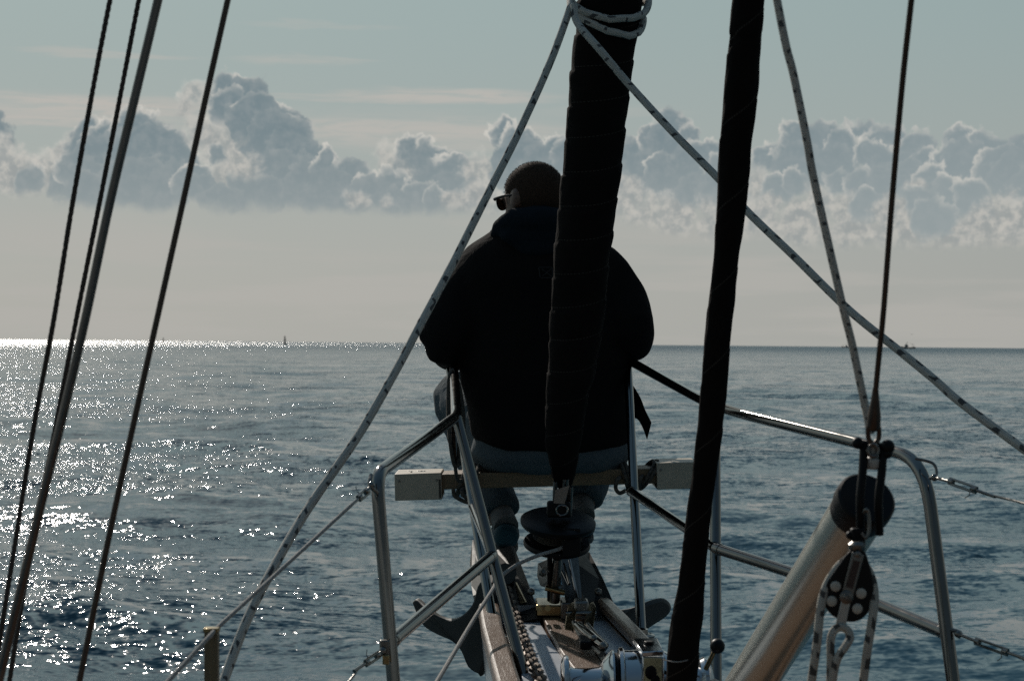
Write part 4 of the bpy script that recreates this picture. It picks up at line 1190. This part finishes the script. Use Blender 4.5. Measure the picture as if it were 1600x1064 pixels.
mb = MB(); mb.lathe(P(1323, 933, BDp - 0.019), Fv, [(0, 0.007), (0.0015, 0.0095), (0.005, 0.0095)], 24); part('axle', mb, 'steel_dull', t)
mb = MB(); mb.lathe(P(1323, 933, BDp - 0.0205), Fv, [(0, 0.003), (0.002, 0.0045)], 12); part('axle_nut', mb, 'steel_dull', t)
mb = MB(); mb.lathe(P(1341, 866, BDp - 0.018), Fv, [(0, 0.003), (0.001, 0.0045), (0.004, 0.0045)], 16); part('rivet', mb, 'steel_dull', t)
mb = MB(); mb.lathe(P(1339, 861, BDp), Uv, [(0, 0.010), (0.003, 0.0125), (0.010, 0.0125), (0.014, 0.008)], 16); part('head', mb, 'steel_dull', t)
rope('pole_guy', 'black ticked white rope running over the pulley block', [(1262, 1100, 2.31), (1268, 1064, 2.31), (1277, 1000, 2.31), (1282, 950, 2.318), (1290, 918, 2.325), (1308, 888, 2.333), (1328, 872, 2.335), (1345, 876, 2.335), (1359, 896, 2.333), (1366, 925, 2.325), (1364, 960, 2.315), (1356, 1010, 2.31), (1349, 1064, 2.31), (1345, 1100, 2.31)], 0.0063, 'rope_guy', n=10)
rope('becket_line', 'knotted rope tail looped through the foot of the pulley block', [(1298, 1100, 2.30), (1301, 1064, 2.30), (1308, 1030, 2.30), (1322, 1008, 2.303), (1328, 996, 2.308), (1324, 984, 2.312), (1313, 979, 2.314), (1303, 985, 2.312), (1298, 1000, 2.308), (1298, 1030, 2.306), (1297, 1064, 2.304), (1294, 1100, 2.30)], 0.0058, 'rope_guy', n=10)

# ------------------------------------------------------------------ plank seat lashed over the pulpit
t = thing('plank_seat', 'weathered plank seat with white sleeved ends lashed across the pulpit', 'seat', P(852, 757, 4.9))
pl0, pl1 = P(640, 751, 4.90), P(1070, 739, 4.90)
axx = (pl1 - pl0).normalized(); axz = Vector((0, 0, 1)); axz = (axz - axx * axz.dot(axx)).normalized(); axy = axz.cross(axx)
AX = (axx, axy, axz)
mid = (pl0 + pl1) / 2
mb = MB(); mb.box(mid + axz * 0.0, ((pl1 - pl0).length, 0.15, 0.044), AX); part('board', mb, 'plank', t, 0.003)
for cxp, cyp, w in ((656, 756.5, 0.136), (1054, 739.5, 0.12)):
    c = P(cxp, cyp, 4.90)
    o = MB(); hx, hy, hz, tk = w / 2, 0.085, 0.036, 0.005
    o.box(c + axz * hz, (w, hy * 2, tk), AX); o.box(c - axz * hz, (w, hy * 2, tk), AX)
    o.box(c + axy * hy, (w, tk, hz * 2 + tk), AX); o.box(c - axy * hy, (w, tk, hz * 2 + tk), AX)
    sl_ = part('end_sleeve', o, 'cover_white', t, 0.003)
    for sx_ in (-0.4, 0.4):
        mb = MB(); mb.ball(c + axx * (w * sx_) - axy * (hy + 0.003) + axz * 0.018, (0.0035, 0.0015, 0.0035), 10, 6); part('screw', mb, 'steel_dull', sl_)
    mb = MB(); mb.box(c - axz * (hz * 0.2) - axy * (hy + 0.0027) + axx * (w * 0.46), (0.006, 0.001, hz * 1.5), AX); part('tape_edge', mb, 'rope_tan', sl_)
# salt crust / shells on the sleeve tops, stones of spray
for cxp, yy in ((652, 727.5), (1062, 713)):
    mb = MB()
    for k in range(9):
        mb.ball(P(cxp + random.uniform(-14, 14), yy + 6, 4.90 + random.uniform(-.04, .05)) + V(0, 0, -0.006 if cxp < 800 else -0.004), (random.uniform(.003, .007), random.uniform(.003, .006), 0.003), 8, 6)
    part('salt_crust', mb, 'dots', t)

def lash(name, label, pts, r, mat):
    mb = MB(); mb.tube(catmull(pts, 8), r, 10); return tag(part(name, mb, mat), label, 'rope')
def loop_around(c, w, h, k, lean=0.0):
    return [c + axy * (w * math.cos(a)) + axz * (h * math.sin(a)) + axx * float(lean * math.sin(a) + 0.006 * a / 6.28 * k) for a in np.linspace(0, 2 * math.pi * k, 12 * k + 1)]
c = P(717, 750, 4.90)
lash('seat_lashing', 'frayed cord lashing the port end of the plank seat', loop_around(c, 0.09, 0.045, 3, 0.02) + [P(722, 765, 4.8), P(730, 778, 4.79), P(742, 770, 4.79), P(735, 785, 4.79), P(712, 776, 4.79), P(708, 764, 4.79)], 0.006, 'rope_tan')
c = P(1004, 742, 4.90)
lash('seat_lashing', 'pale cord tied slantwise round the plank right of the man', loop_around(c, 0.09, 0.04, 2, 0.03) + [P(1002, 745, 4.8), P(997, 760, 4.8), P(985, 768, 4.8)], 0.0052, 'rope_tan')
c = P(972, 744, 4.90)
lash('seat_lashing', 'dark cord knotted round the plank beside the starboard pulpit leg', loop_around(c, 0.09, 0.045, 2, -0.01) + [P(966, 748, 4.79), P(962, 762, 4.79), P(968, 770, 4.79), P(978, 766, 4.79)], 0.006, 'rope_tan')
# coil hung on the port pulpit rail
pts = []
for k in range(5):
    for a in np.linspace(0, 2 * math.pi, 14)[:-1]:
        pts.append(P(706 + k * 0.8 + (8 + k) * math.sin(a) + 6 * (1 - math.cos(a)) / 2, 655 + (-82 + k * 3) * math.cos(a) * (0.95 if math.cos(a) > 0 else 0.9 + 0.03 * k), 4.68 + 0.012 * k + 0.02 * math.sin(a)))
lash('rope_coil', 'long hank of tan cord hanging from the port pulpit rail by the knee', pts + [P(712, 735, 4.72), P(722, 752, 4.78)], 0.0055, 'rope_tan')

# ------------------------------------------------------------------ PERSON
DM = 4.93
def HP(x, y, d=DM): return P(x, y, d)
pmM = DM / FPX
hc = P(833, 315, 4.90)                               # head centre
Hrot = Matrix.Rotation(R_(42), 3, 'Z') @ Matrix.Rotation(R_(-6), 3, 'X')
def hl(x, y, z): return hc + Hrot @ V(x, y, z)
body = MB()
body.ball(hl(0, -0.008, 0.020), (0.079, 0.098, 0.092), 32, 20, Hrot)
body.ball(hl(0, 0.022, -0.025), (0.066, 0.072, 0.085), 28, 18, Hrot)
body.ball(hl(0, 0.045, -0.075), (0.045, 0.045, 0.034), 20, 12, Hrot)        # chin and jaw
body.ball(hl(0, 0.088, 0.024), (0.05, 0.014, 0.012), 16, 10, Hrot)          # brow
body.tube([hl(0, 0.092, 0.015), hl(0, 0.105, -0.010), hl(0, 0.112, -0.026)], [0.009, 0.012, 0.013], 12, roundcap=True)
body.ball(hl(0, 0.085, -0.050), (0.024, 0.012, 0.010), 14, 8, Hrot)         # mouth
for s_ in (-1, 1):
    body.ball(hl(s_ * 0.080, -0.006, 0.0), (0.009, 0.020, 0.031), 16, 12, Hrot)   # ears
    body.ball(hl(s_ * 0.085, -0.016, 0.004), (0.007, 0.010, 0.024), 12, 8, Hrot)
    body.ball(hl(s_ * 0.030, 0.082, 0.008), (0.013, 0.012, 0.010), 12, 8, Hrot)   # eyes
body.tube([hc - V(0, 0, 0.05) + V(0, 0.0, 0), HP(842, 372), HP(850, 400)], [0.058, 0.06, 0.07], 20)
# trunk, arms and legs under the clothes
body.loft([(HP(856, 725), 0.15, 0.11, 0), (HP(856, 650), 0.15, 0.11, 0), (HP(852, 560), 0.145, 0.10, 0), (HP(848, 470), 0.16, 0.105, 0), (HP(846, 415), 0.17, 0.09, 0), (HP(846, 392), 0.10, 0.07, 0)], 32)
LH, RH = P(713, 560, 5.30), P(962, 556, 5.30)         # the hands lie on the front rail
Lsh, Rsh, Lel, Rel = HP(752, 425), HP(944, 428), P(708, 528, 4.90), P(977, 522, 4.90)
for sh_, el_, ha in ((Lsh, Lel, LH), (Rsh, Rel, RH)):
    q, r_ = catmull([sh_, sh_.lerp(el_, 0.5), el_, el_.lerp(ha, 0.5), ha - (ha - el_).normalized() * 0.05], 5, [0.06, 0.052, 0.046, 0.042, 0.029])
    body.tube(q, r_, 16, roundcap=True)
    dirh = (ha - el_).normalized(); sdv = dirh.cross(V(0, 0, 1)).normalized(); upv = sdv.cross(dirh)
    palm = ha + V(0, 0, 0.022)
    body.ball(palm, (0.042, 0.05, 0.016), 18, 12)
    body.tube([ha - dirh * 0.06 + V(0, 0, 0.012), palm], [0.029, 0.028], 12, roundcap=True)
    for k in range(4):
        o_ = sdv * (-0.030 + 0.020 * k); l_ = (0.034, 0.04, 0.037, 0.028)[k if sh_ is Rsh else 3 - k]
        f0 = palm + o_ + dirh * 0.035
        body.tube([f0, f0 + dirh * l_ * 0.8 + V(0, 0, -0.002), f0 + dirh * (l_ + 0.002) + V(0, 0, -0.026), f0 + dirh * (l_ * 0.55) + V(0, 0, -0.045)], [0.0095, 0.009, 0.008, 0.0075], 10, roundcap=True)
    inw = 1 if sh_ is Lsh else -1
    f0 = palm + sdv * (0.034 * (1 if sdv.x * inw > 0 else -1)) - dirh * 0.01
    body.tube([f0, f0 + dirh * 0.025 + sdv * (0.014 * (1 if sdv.x * inw > 0 else -1)) - V(0, 0, 0.012), f0 + dirh * 0.036 - V(0, 0, 0.036)], [0.012, 0.0105, 0.009], 10, roundcap=True)
# legs: knees raised, feet on the roller cheeks
LK, RK = P(716, 622, 5.32), P(948, 625, 5.34)
LA, RA = P(783, 812, 5.08), P(909, 796, 5.08)
LF, RF = P(791, 838, 5.02), P(910, 822, 5.03)
for hp, kn, an in ((HP(800, 705), LK, LA), (HP(908, 703), RK, RA)):
    q, r_ = catmull([hp, hp.lerp(kn, 0.5), kn, kn.lerp(an, 0.4), an], 5, [0.085, 0.075, 0.056, 0.052, 0.036])
    body.tube(q, r_, 18, roundcap=True)
for an, ft in ((LA, LF), (RA, RF)):
    body.tube([an, ft + V(0, 0.02, 0.012), ft + V(-0.006, 0.11, 0.0), ft + V(-0.01, 0.18, -0.008)], [0.034, 0.035, 0.033, 0.022], 14, roundcap=True)
bme = fuse(body, 0.0075, 3, 'person')
person = part('person', bme, 'skin')
person['label'] = 'person in black jacket and faded jeans seated on the plank, back turned, head turned left'
person['category'] = 'person'
# move the origin to the seat
seat0 = P(855, 735, 4.93)
bme.transform(Matrix.Translation(-seat0)); person.location = seat0


def clothes(name, mb, vox, sm, mat, amp, sc, stretch=(1, 1, 1), seed=0.0, parent=person, label=None):
    me = fuse(mb, vox, sm, name); 
    if amp: fold(me, amp, sc, stretch, seed)
    c = sum((v.co for v in me.vertices), V(0, 0, 0)) / len(me.vertices)
    me.transform(Matrix.Translation(-c))
    return part(name, me, mat, parent, at=c, label=label)

# jacket: rings from the photographed silhouette
jk = MB()
def jr(l, r, y, ry, tilt=0.0, d=DM): return (P((l + r) / 2, y, d), (r - l) / 2 * d / FPX, ry, tilt)
jk.loft([jr(745, 978, 688, 0.14, 0.030), jr(735, 986, 678, 0.160, 0.034), jr(731, 987, 662, 0.168, 0.022), jr(729, 986, 630, 0.158), jr(723, 984, 590, 0.160), jr(720, 982, 545, 0.155), jr(716, 980, 490, 0.15), jr(712, 978, 445, 0.145),
         jr(716, 974, 418, 0.135), jr(724, 968, 400, 0.125), jr(734, 956, 388, 0.115), jr(748, 940, 377, 0.105), jr(764, 922, 366, 0.092), jr(778, 905, 356, 0.078), jr(792, 892, 350, 0.06)], 48, 2.25)
for sh_, el_, ha, m1 in ((HP(751, 432), P(706, 524, 4.90), LH, P(722, 478, 4.92)), (HP(945, 434), P(977, 516, 4.90), RH, P(967, 474, 4.92))):
    q, r_ = catmull([sh_, m1, el_, el_.lerp(ha, 0.45) - V(0, 0, 0.006), el_.lerp(ha, 0.82)], 6, [0.078, 0.082, 0.082, 0.064, 0.046])
    jk.tube(q, r_, 24, roundcap=True)
jk.ball(P(692, 545, 4.92), (0.052, 0.07, 0.046), 18, 12); jk.ball(P(704, 552, 4.92), (0.045, 0.07, 0.030), 18, 12); jk.ball(P(680, 557, 4.92), (0.022, 0.05, 0.018), 14, 10); jk.ball(P(1000, 547, 4.92), (0.022, 0.05, 0.018), 14, 10); jk.ball(P(668, 524, 4.92), (0.024, 0.05, 0.03), 14, 10); jk.ball(P(992, 536, 4.92), (0.045, 0.07, 0.048), 18, 12)
jacket = clothes('jacket', jk, 0.010, 4, 'jacket', 0.011, 6.5, (1, 1, 0.7), 1.0)
# hood lying on the shoulders
hd = MB()
q = [P(776, 372, 4.90), P(784, 356, 4.86), P(806, 345, 4.82), P(840, 343, 4.80), P(880, 346, 4.82), P(905, 358, 4.86), P(912, 372, 4.92)]
qq, r_ = catmull(q, 6, [0.020, 0.026, 0.034, 0.038, 0.034, 0.026, 0.018]); hd.tube(qq, r_, 18, roundcap=True)
hd.ball(P(842, 368, 4.83), (0.115, 0.05, 0.045), 26, 16); hd.ball(P(842, 385, 4.82), (0.07, 0.035, 0.035), 20, 12)
hd.tube(catmull([P(776, 370, 4.92), P(790, 352, 5.0), P(835, 346, 5.04), P(890, 350, 5.0), P(908, 366, 4.94)], 5), 0.024, 14, roundcap=True)
clothes('hood', hd, 0.008, 4, 'hood', 0.004, 16, (1, 1, 1), 5.0)
# loose tail of the jacket at the right
mb = MB(); qs = catmull([P(978, 592, 4.92), P(989, 602, 4.92), P(1001, 622, 4.90), P(1008, 640, 4.89), P(1018, 660, 4.88)], 5)
qb = catmull([P(978, 668, 4.94), P(988, 655, 4.92), P(996, 655, 4.90), P(1004, 668, 4.89), P(1011, 687, 4.88)], 5)
mb = MB(); v = []
for a, b in zip(qs, qb): v += [a + V(0, -.006, 0), b + V(0, -.006, 0), b + V(0, .006, 0), a + V(0, .006, 0)]
nn = len(qs); mb.add(v, [(i * 4 + j, i * 4 + (j + 1) % 4, (i + 1) * 4 + (j + 1) % 4, (i + 1) * 4 + j) for i in range(nn - 1) for j in range(4)] + [(0, 1, 2, 3), tuple((nn - 1) * 4 + j for j in (3, 2, 1, 0))])
part('jacket_tail', mb, 'jacket', person, 0.003)
# emblem stitched on the back: a small rectangle with crossed lines
em = MB(); ed = 4.777
def eline(x0, y0, x1, y1): em.tube([P(x0, y0, ed), P(x1, y1, ed)], 0.0011, 6)
for l in ((842, 418, 863, 418), (863, 418, 863, 434), (863, 434, 844, 434), (844, 434, 842, 418), (846, 420, 862, 432), (862, 420, 847, 432)): eline(*l)
part('emblem', em, 'patch', person)

# jeans
jn = MB()
jn.loft([jr(760, 960, 738, 0.10), jr(744, 978, 730, 0.135), jr(736, 984, 712, 0.15), jr(738, 981, 692, 0.142), jr(748, 972, 670, 0.12), jr(765, 955, 650, 0.10)], 40, 2.4)
for hp, kn, an, hem in ((HP(795, 700), LK, LA, P(780, 803, 5.10)), (HP(912, 700), RK, RA, P(908, 782, 5.10))):
    q, r_ = catmull([hp, hp.lerp(kn, 0.5) + V(0, 0, 0.01), kn, kn.lerp(hem, 0.45), hem], 7, [0.086, 0.092, 0.080, 0.074, 0.068])
    jn.tube(q, r_, 24, roundcap=False)
jeans = clothes('jeans', jn, 0.010, 4, 'denim', 0.006, 9.0, (1, 1, 1.4), 9.0)
# shoes
for an, ft, k in ((LA, LF, 0), (RA, RF, 1)):
    s_ = MB()
    s_.tube([ft + V(0, -0.030, 0.004), ft + V(-0.002, 0.03, 0.004), ft + V(-0.006, 0.12, -0.004), ft + V(-0.01, 0.19, -0.010)], [0.038, 0.042, 0.044, 0.032], 18, roundcap=True)
    s_.tube([ft + V(0, -0.03, 0.0), ft + V(0, -0.022, 0.028)], [0.036, 0.034], 16, roundcap=False)
    sh = clothes('shoe', s_, 0.006, 3, 'shoe', 0.0015, 30, seed=3.0)
    so = MB(); so.loft([(ft + V(-0.004, 0.07, -0.046), 0.038, 0.145, 0), (ft + V(-0.004, 0.07, -0.040), 0.041, 0.148, 0), (ft + V(-0.004, 0.07, -0.030), 0.040, 0.146, 0)], 32, 2.6)
    part('sole', so, 'sole', sh)
    sk = MB(); sk.tube([an + V(0, 0, 0.02), ft + V(0, -0.006, 0.03)], [0.036, 0.038], 16); part('sock', sk, simple('grey sock', (0.16, 0.15, 0.14), 0.9), person)

# hair: short crop as a skull shell with thousands of short strands
hm = MB(); shell = []
seg, rings = 44, 26
def hair_keep(q):                                     # local head coordinates
    return q.z > (-0.055 if q.y < -0.03 else np.interp(q.y, [-0.03, 0.01, 0.05, 0.075, 0.1], [-0.055, 0.0, 0.03, 0.062, 0.075]))
vs, idx = [], {}
for i in range(rings + 1):
    ph = math.pi * i / rings
    for k in range(seg):
        th = 2 * math.pi * k / seg
        vs.append(V(0.082 * math.sin(ph) * math.cos(th), 0.101 * math.sin(ph) * math.sin(th) - 0.008, 0.095 * math.cos(ph) + 0.020))
fs = [(i * seg + k, (i + 1) * seg + k, (i + 1) * seg + (k + 1) % seg, i * seg + (k + 1) % seg) for i in range(rings) for k in range(seg)]
fs = [f for f in fs if all(hair_keep(vs[a]) for a in f)]
used = sorted({a for f in fs for a in f}); mp = {a: i for i, a in enumerate(used)}
hm.add([hl(*vs[a]) for a in used], [tuple(mp[a] for a in f) for f in fs])
r3 = random.Random(5); cnt = 0
while cnt < 7000:
    z = r3.uniform(-0.7, 1); th = r3.uniform(0, 6.283); s_ = math.sqrt(max(0, 1 - z * z))
    q = V(0.082 * s_ * math.cos(th), 0.101 * s_ * math.sin(th) - 0.008, 0.095 * z + 0.020)
    if not hair_keep(q): continue
    cnt += 1
    nrm = V(s_ * math.cos(th) / 0.082, s_ * math.sin(th) / 0.101, z / 0.095).normalized()
    d_ = (nrm + V(r3.uniform(-.5, .5), r3.uniform(-.1, .7), r3.uniform(-.7, .1)) * 0.8).normalized() * r3.uniform(0.0025, 0.0055)
    sdw = nrm.cross(V(r3.uniform(-1, 1), r3.uniform(-1, 1), r3.uniform(-1, 1))).normalized() * 0.0004
    a = len(hm.v)
    hm.v += [hl(*(q - sdw)), hl(*(q + sdw)), hl(*(q + d_))]
    hm.f.append((a, a + 1, a + 2)); hm.uv.append([(0, 0)] * 3)
part('hair', hm, simple('cropped brown hair', (0.05, 0.03, 0.02), 0.85, 0, 0.4, 120, spec=0.12), person, smooth=False)
# sunglasses
sg = bpy.data.objects.new('sunglasses', None); COL.objects.link(sg); sg.parent = person; sg.location = hl(0, 0.09, 0.008) - seat0; sg.empty_display_size = 0.05
for s_ in (-1, 1):
    mb = MB(); o_ = [(0.012, 0.014), (0.035, 0.017), (0.060, 0.013), (0.063, 0.0), (0.056, -0.013), (0.038, -0.018), (0.020, -0.013), (0.012, -0.002)]
    q = catmull([hl(s_ * x, 0.101 - 0.35 * max(0, x - 0.03), 0.006 + z) for x, z in o_ + [o_[0]]], 4)
    mb.plate(q[:-1], Hrot @ V(0, 0.002, 0)); part('lens', mb, 'lens', sg, smooth=False)
    mb = MB(); mb.tube(q, 0.0022, 8, caps=False); part('rim', mb, 'black_plastic', sg)
    mb = MB(); mb.tube(catmull([hl(s_ * 0.064, 0.096, 0.016), hl(s_ * 0.080, 0.078, 0.016), hl(s_ * 0.084, 0.03, 0.016), hl(s_ * 0.086, -0.005, 0.012)], 5), [0.0035] * 16, 8); part('temple', mb, 'black_plastic', sg)
mb = MB(); mb.tube([hl(-0.012, 0.108, 0.012), hl(0, 0.112, 0.014), hl(0.012, 0.108, 0.012)], 0.002, 8); part('bridge', mb, 'black_plastic', sg)


# ------------------------------------------------------------------ far things on the water
def buoy(x, dist, h, label):
    c = P(x, 540, dist); c.z = 0
    t = thing('navigation_buoy', label, 'buoy', c, 'navigation buoys on the horizon')
    s_ = h / 9.0
    mb = MB(); mb.lathe(c + V(0, 0, -0.6), (0, 0, 1), [(0, 1.6 * s_), (0.3, 1.9 * s_), (1.2 * s_ + .6, 1.9 * s_), (1.6 * s_ + .6, 1.2 * s_)], 18); part('float', mb, 'buoy_dark', t)
    mb = MB()
    for k in range(4):
        a = k * math.pi / 2 + 0.6; mb.tube([c + V(math.cos(a) * 1.3 * s_, math.sin(a) * 1.3 * s_, 1.4 * s_), c + V(math.cos(a) * 0.5 * s_, math.sin(a) * 0.5 * s_, 6.6 * s_)], 0.16 * s_, 6)
    for z in (3, 4.8): mb.box(c + V(0, 0, z * s_), (1.7 * s_ * (1.2 - z * 0.11), 1.7 * s_ * (1.2 - z * 0.11), 0.2 * s_))
    part('tower', mb, 'buoy_dark', t)
    mb = MB(); mb.box(c + V(0, 0, 3.9 * s_), (0.9 * s_, 0.9 * s_, 2.4 * s_)); part('battery_box', mb, 'buoy_dark', t)
    mb = MB(); mb.lathe(c + V(0, 0, 6.6 * s_), (0, 0, 1), [(0, 1.0 * s_), (0.3 * s_, 1.1 * s_), (0.35 * s_, 0.45 * s_), (1.6 * s_, 0.5 * s_), (1.9 * s_, 0.2 * s_), (2.4 * s_, 0.1 * s_)], 14); part('lantern', mb, 'buoy_dark', t)
buoy(445, 1500, 8.0, 'dark lattice navigation buoy, larger of the two on the horizon')
buoy(255, 2600, 8.0, 'tiny far navigation buoy near the left shrouds on the horizon')

def fishing_boat(x, dist, L, label, flip=1):
    c = P(x, 543, dist); c.z = 0
    t = thing('fishing_boat', label, 'fishing boat', c, 'fishing boats on the right horizon')
    def Q(x_, y_, z_): return c + V(x_ * L * flip, y_ * L, z_ * L)
    mb = MB(); rows = []
    for u_, w_, z_ in ((-0.5, 0.10, 0.10), (-0.3, 0.13, 0.09), (0.0, 0.14, 0.09), (0.25, 0.11, 0.11), (0.42, 0.05, 0.14), (0.5, 0.005, 0.17)):
        rows.append([Q(u_, -w_, z_), Q(u_, -w_ * 0.8, -0.03), Q(u_, w_ * 0.8, -0.03), Q(u_, w_, z_)])
    mb.add([p for r in rows for p in r], [(i * 4 + j, i * 4 + (j + 1) % 4, i * 4 + 4 + (j + 1) % 4, i * 4 + 4 + j) for i in range(5) for j in range(4)] + [(0, 1, 2, 3), (20, 21, 22, 23)]); part('hull', mb, 'ship', t)
    mb = MB(); mb.box(Q(0.12, 0, 0.17), (0.22 * L, 0.16 * L, 0.13 * L)); mb.box(Q(0.14, 0, 0.265), (0.14 * L, 0.12 * L, 0.06 * L)); wh = part('wheelhouse', mb, 'shipw', t)
    for k in range(3):
        mb = MB(); mb.box(Q(0.06 + 0.06 * k, -0.081, 0.2), (0.035 * L, 0.004 * L, 0.03 * L)); part('window', mb, 'glass_dark', wh)
    mb = MB(); mb.tube([Q(0.10, 0, 0.28), Q(0.10, 0, 0.46)], 0.008 * L, 6); mb.tube([Q(0.03, 0, 0.38), Q(0.17, 0, 0.38)], 0.006 * L, 6); part('mast', mb, 'ship', t)
    mb = MB(); mb.tube([Q(-0.28, 0, 0.09), Q(-0.28, 0, 0.34)], 0.010 * L, 6); mb.tube([Q(-0.28, 0, 0.32), Q(-0.45, 0, 0.24)], 0.008 * L, 6); mb.tube([Q(-0.28, 0, 0.33), Q(0.1, 0, 0.42)], 0.004 * L, 6); part('gantry', mb, 'ship', t)
    mb = MB(); mb.box(Q(-0.38, 0, 0.12), (0.1 * L, 0.14 * L, 0.06 * L)); part('deck_gear', mb, 'ship', t)
fishing_boat(1419, 2500, 22, 'small trawler with gantry on the horizon right of the pole wire', -1)
fishing_boat(1321, 3600, 18, 'barely visible boat on the horizon behind the flecked pole lift')

# gull over the trawler
g = MB(); gc = P(1425, 523, 600)
for s_ in (-1, 1): g.add([gc, gc + V(s_ * 0.35, 0.1, 0.22), gc + V(s_ * 0.75, 0, 0.05), gc + V(s_ * 0.3, -0.12, 0.13)], [(0, 1, 2, 3)])
g.ball(gc, (0.1, 0.3, 0.1), 10, 6)
tag(part('gull', g, 'gull'), 'speck of a gull flying above the trawler', 'bird')
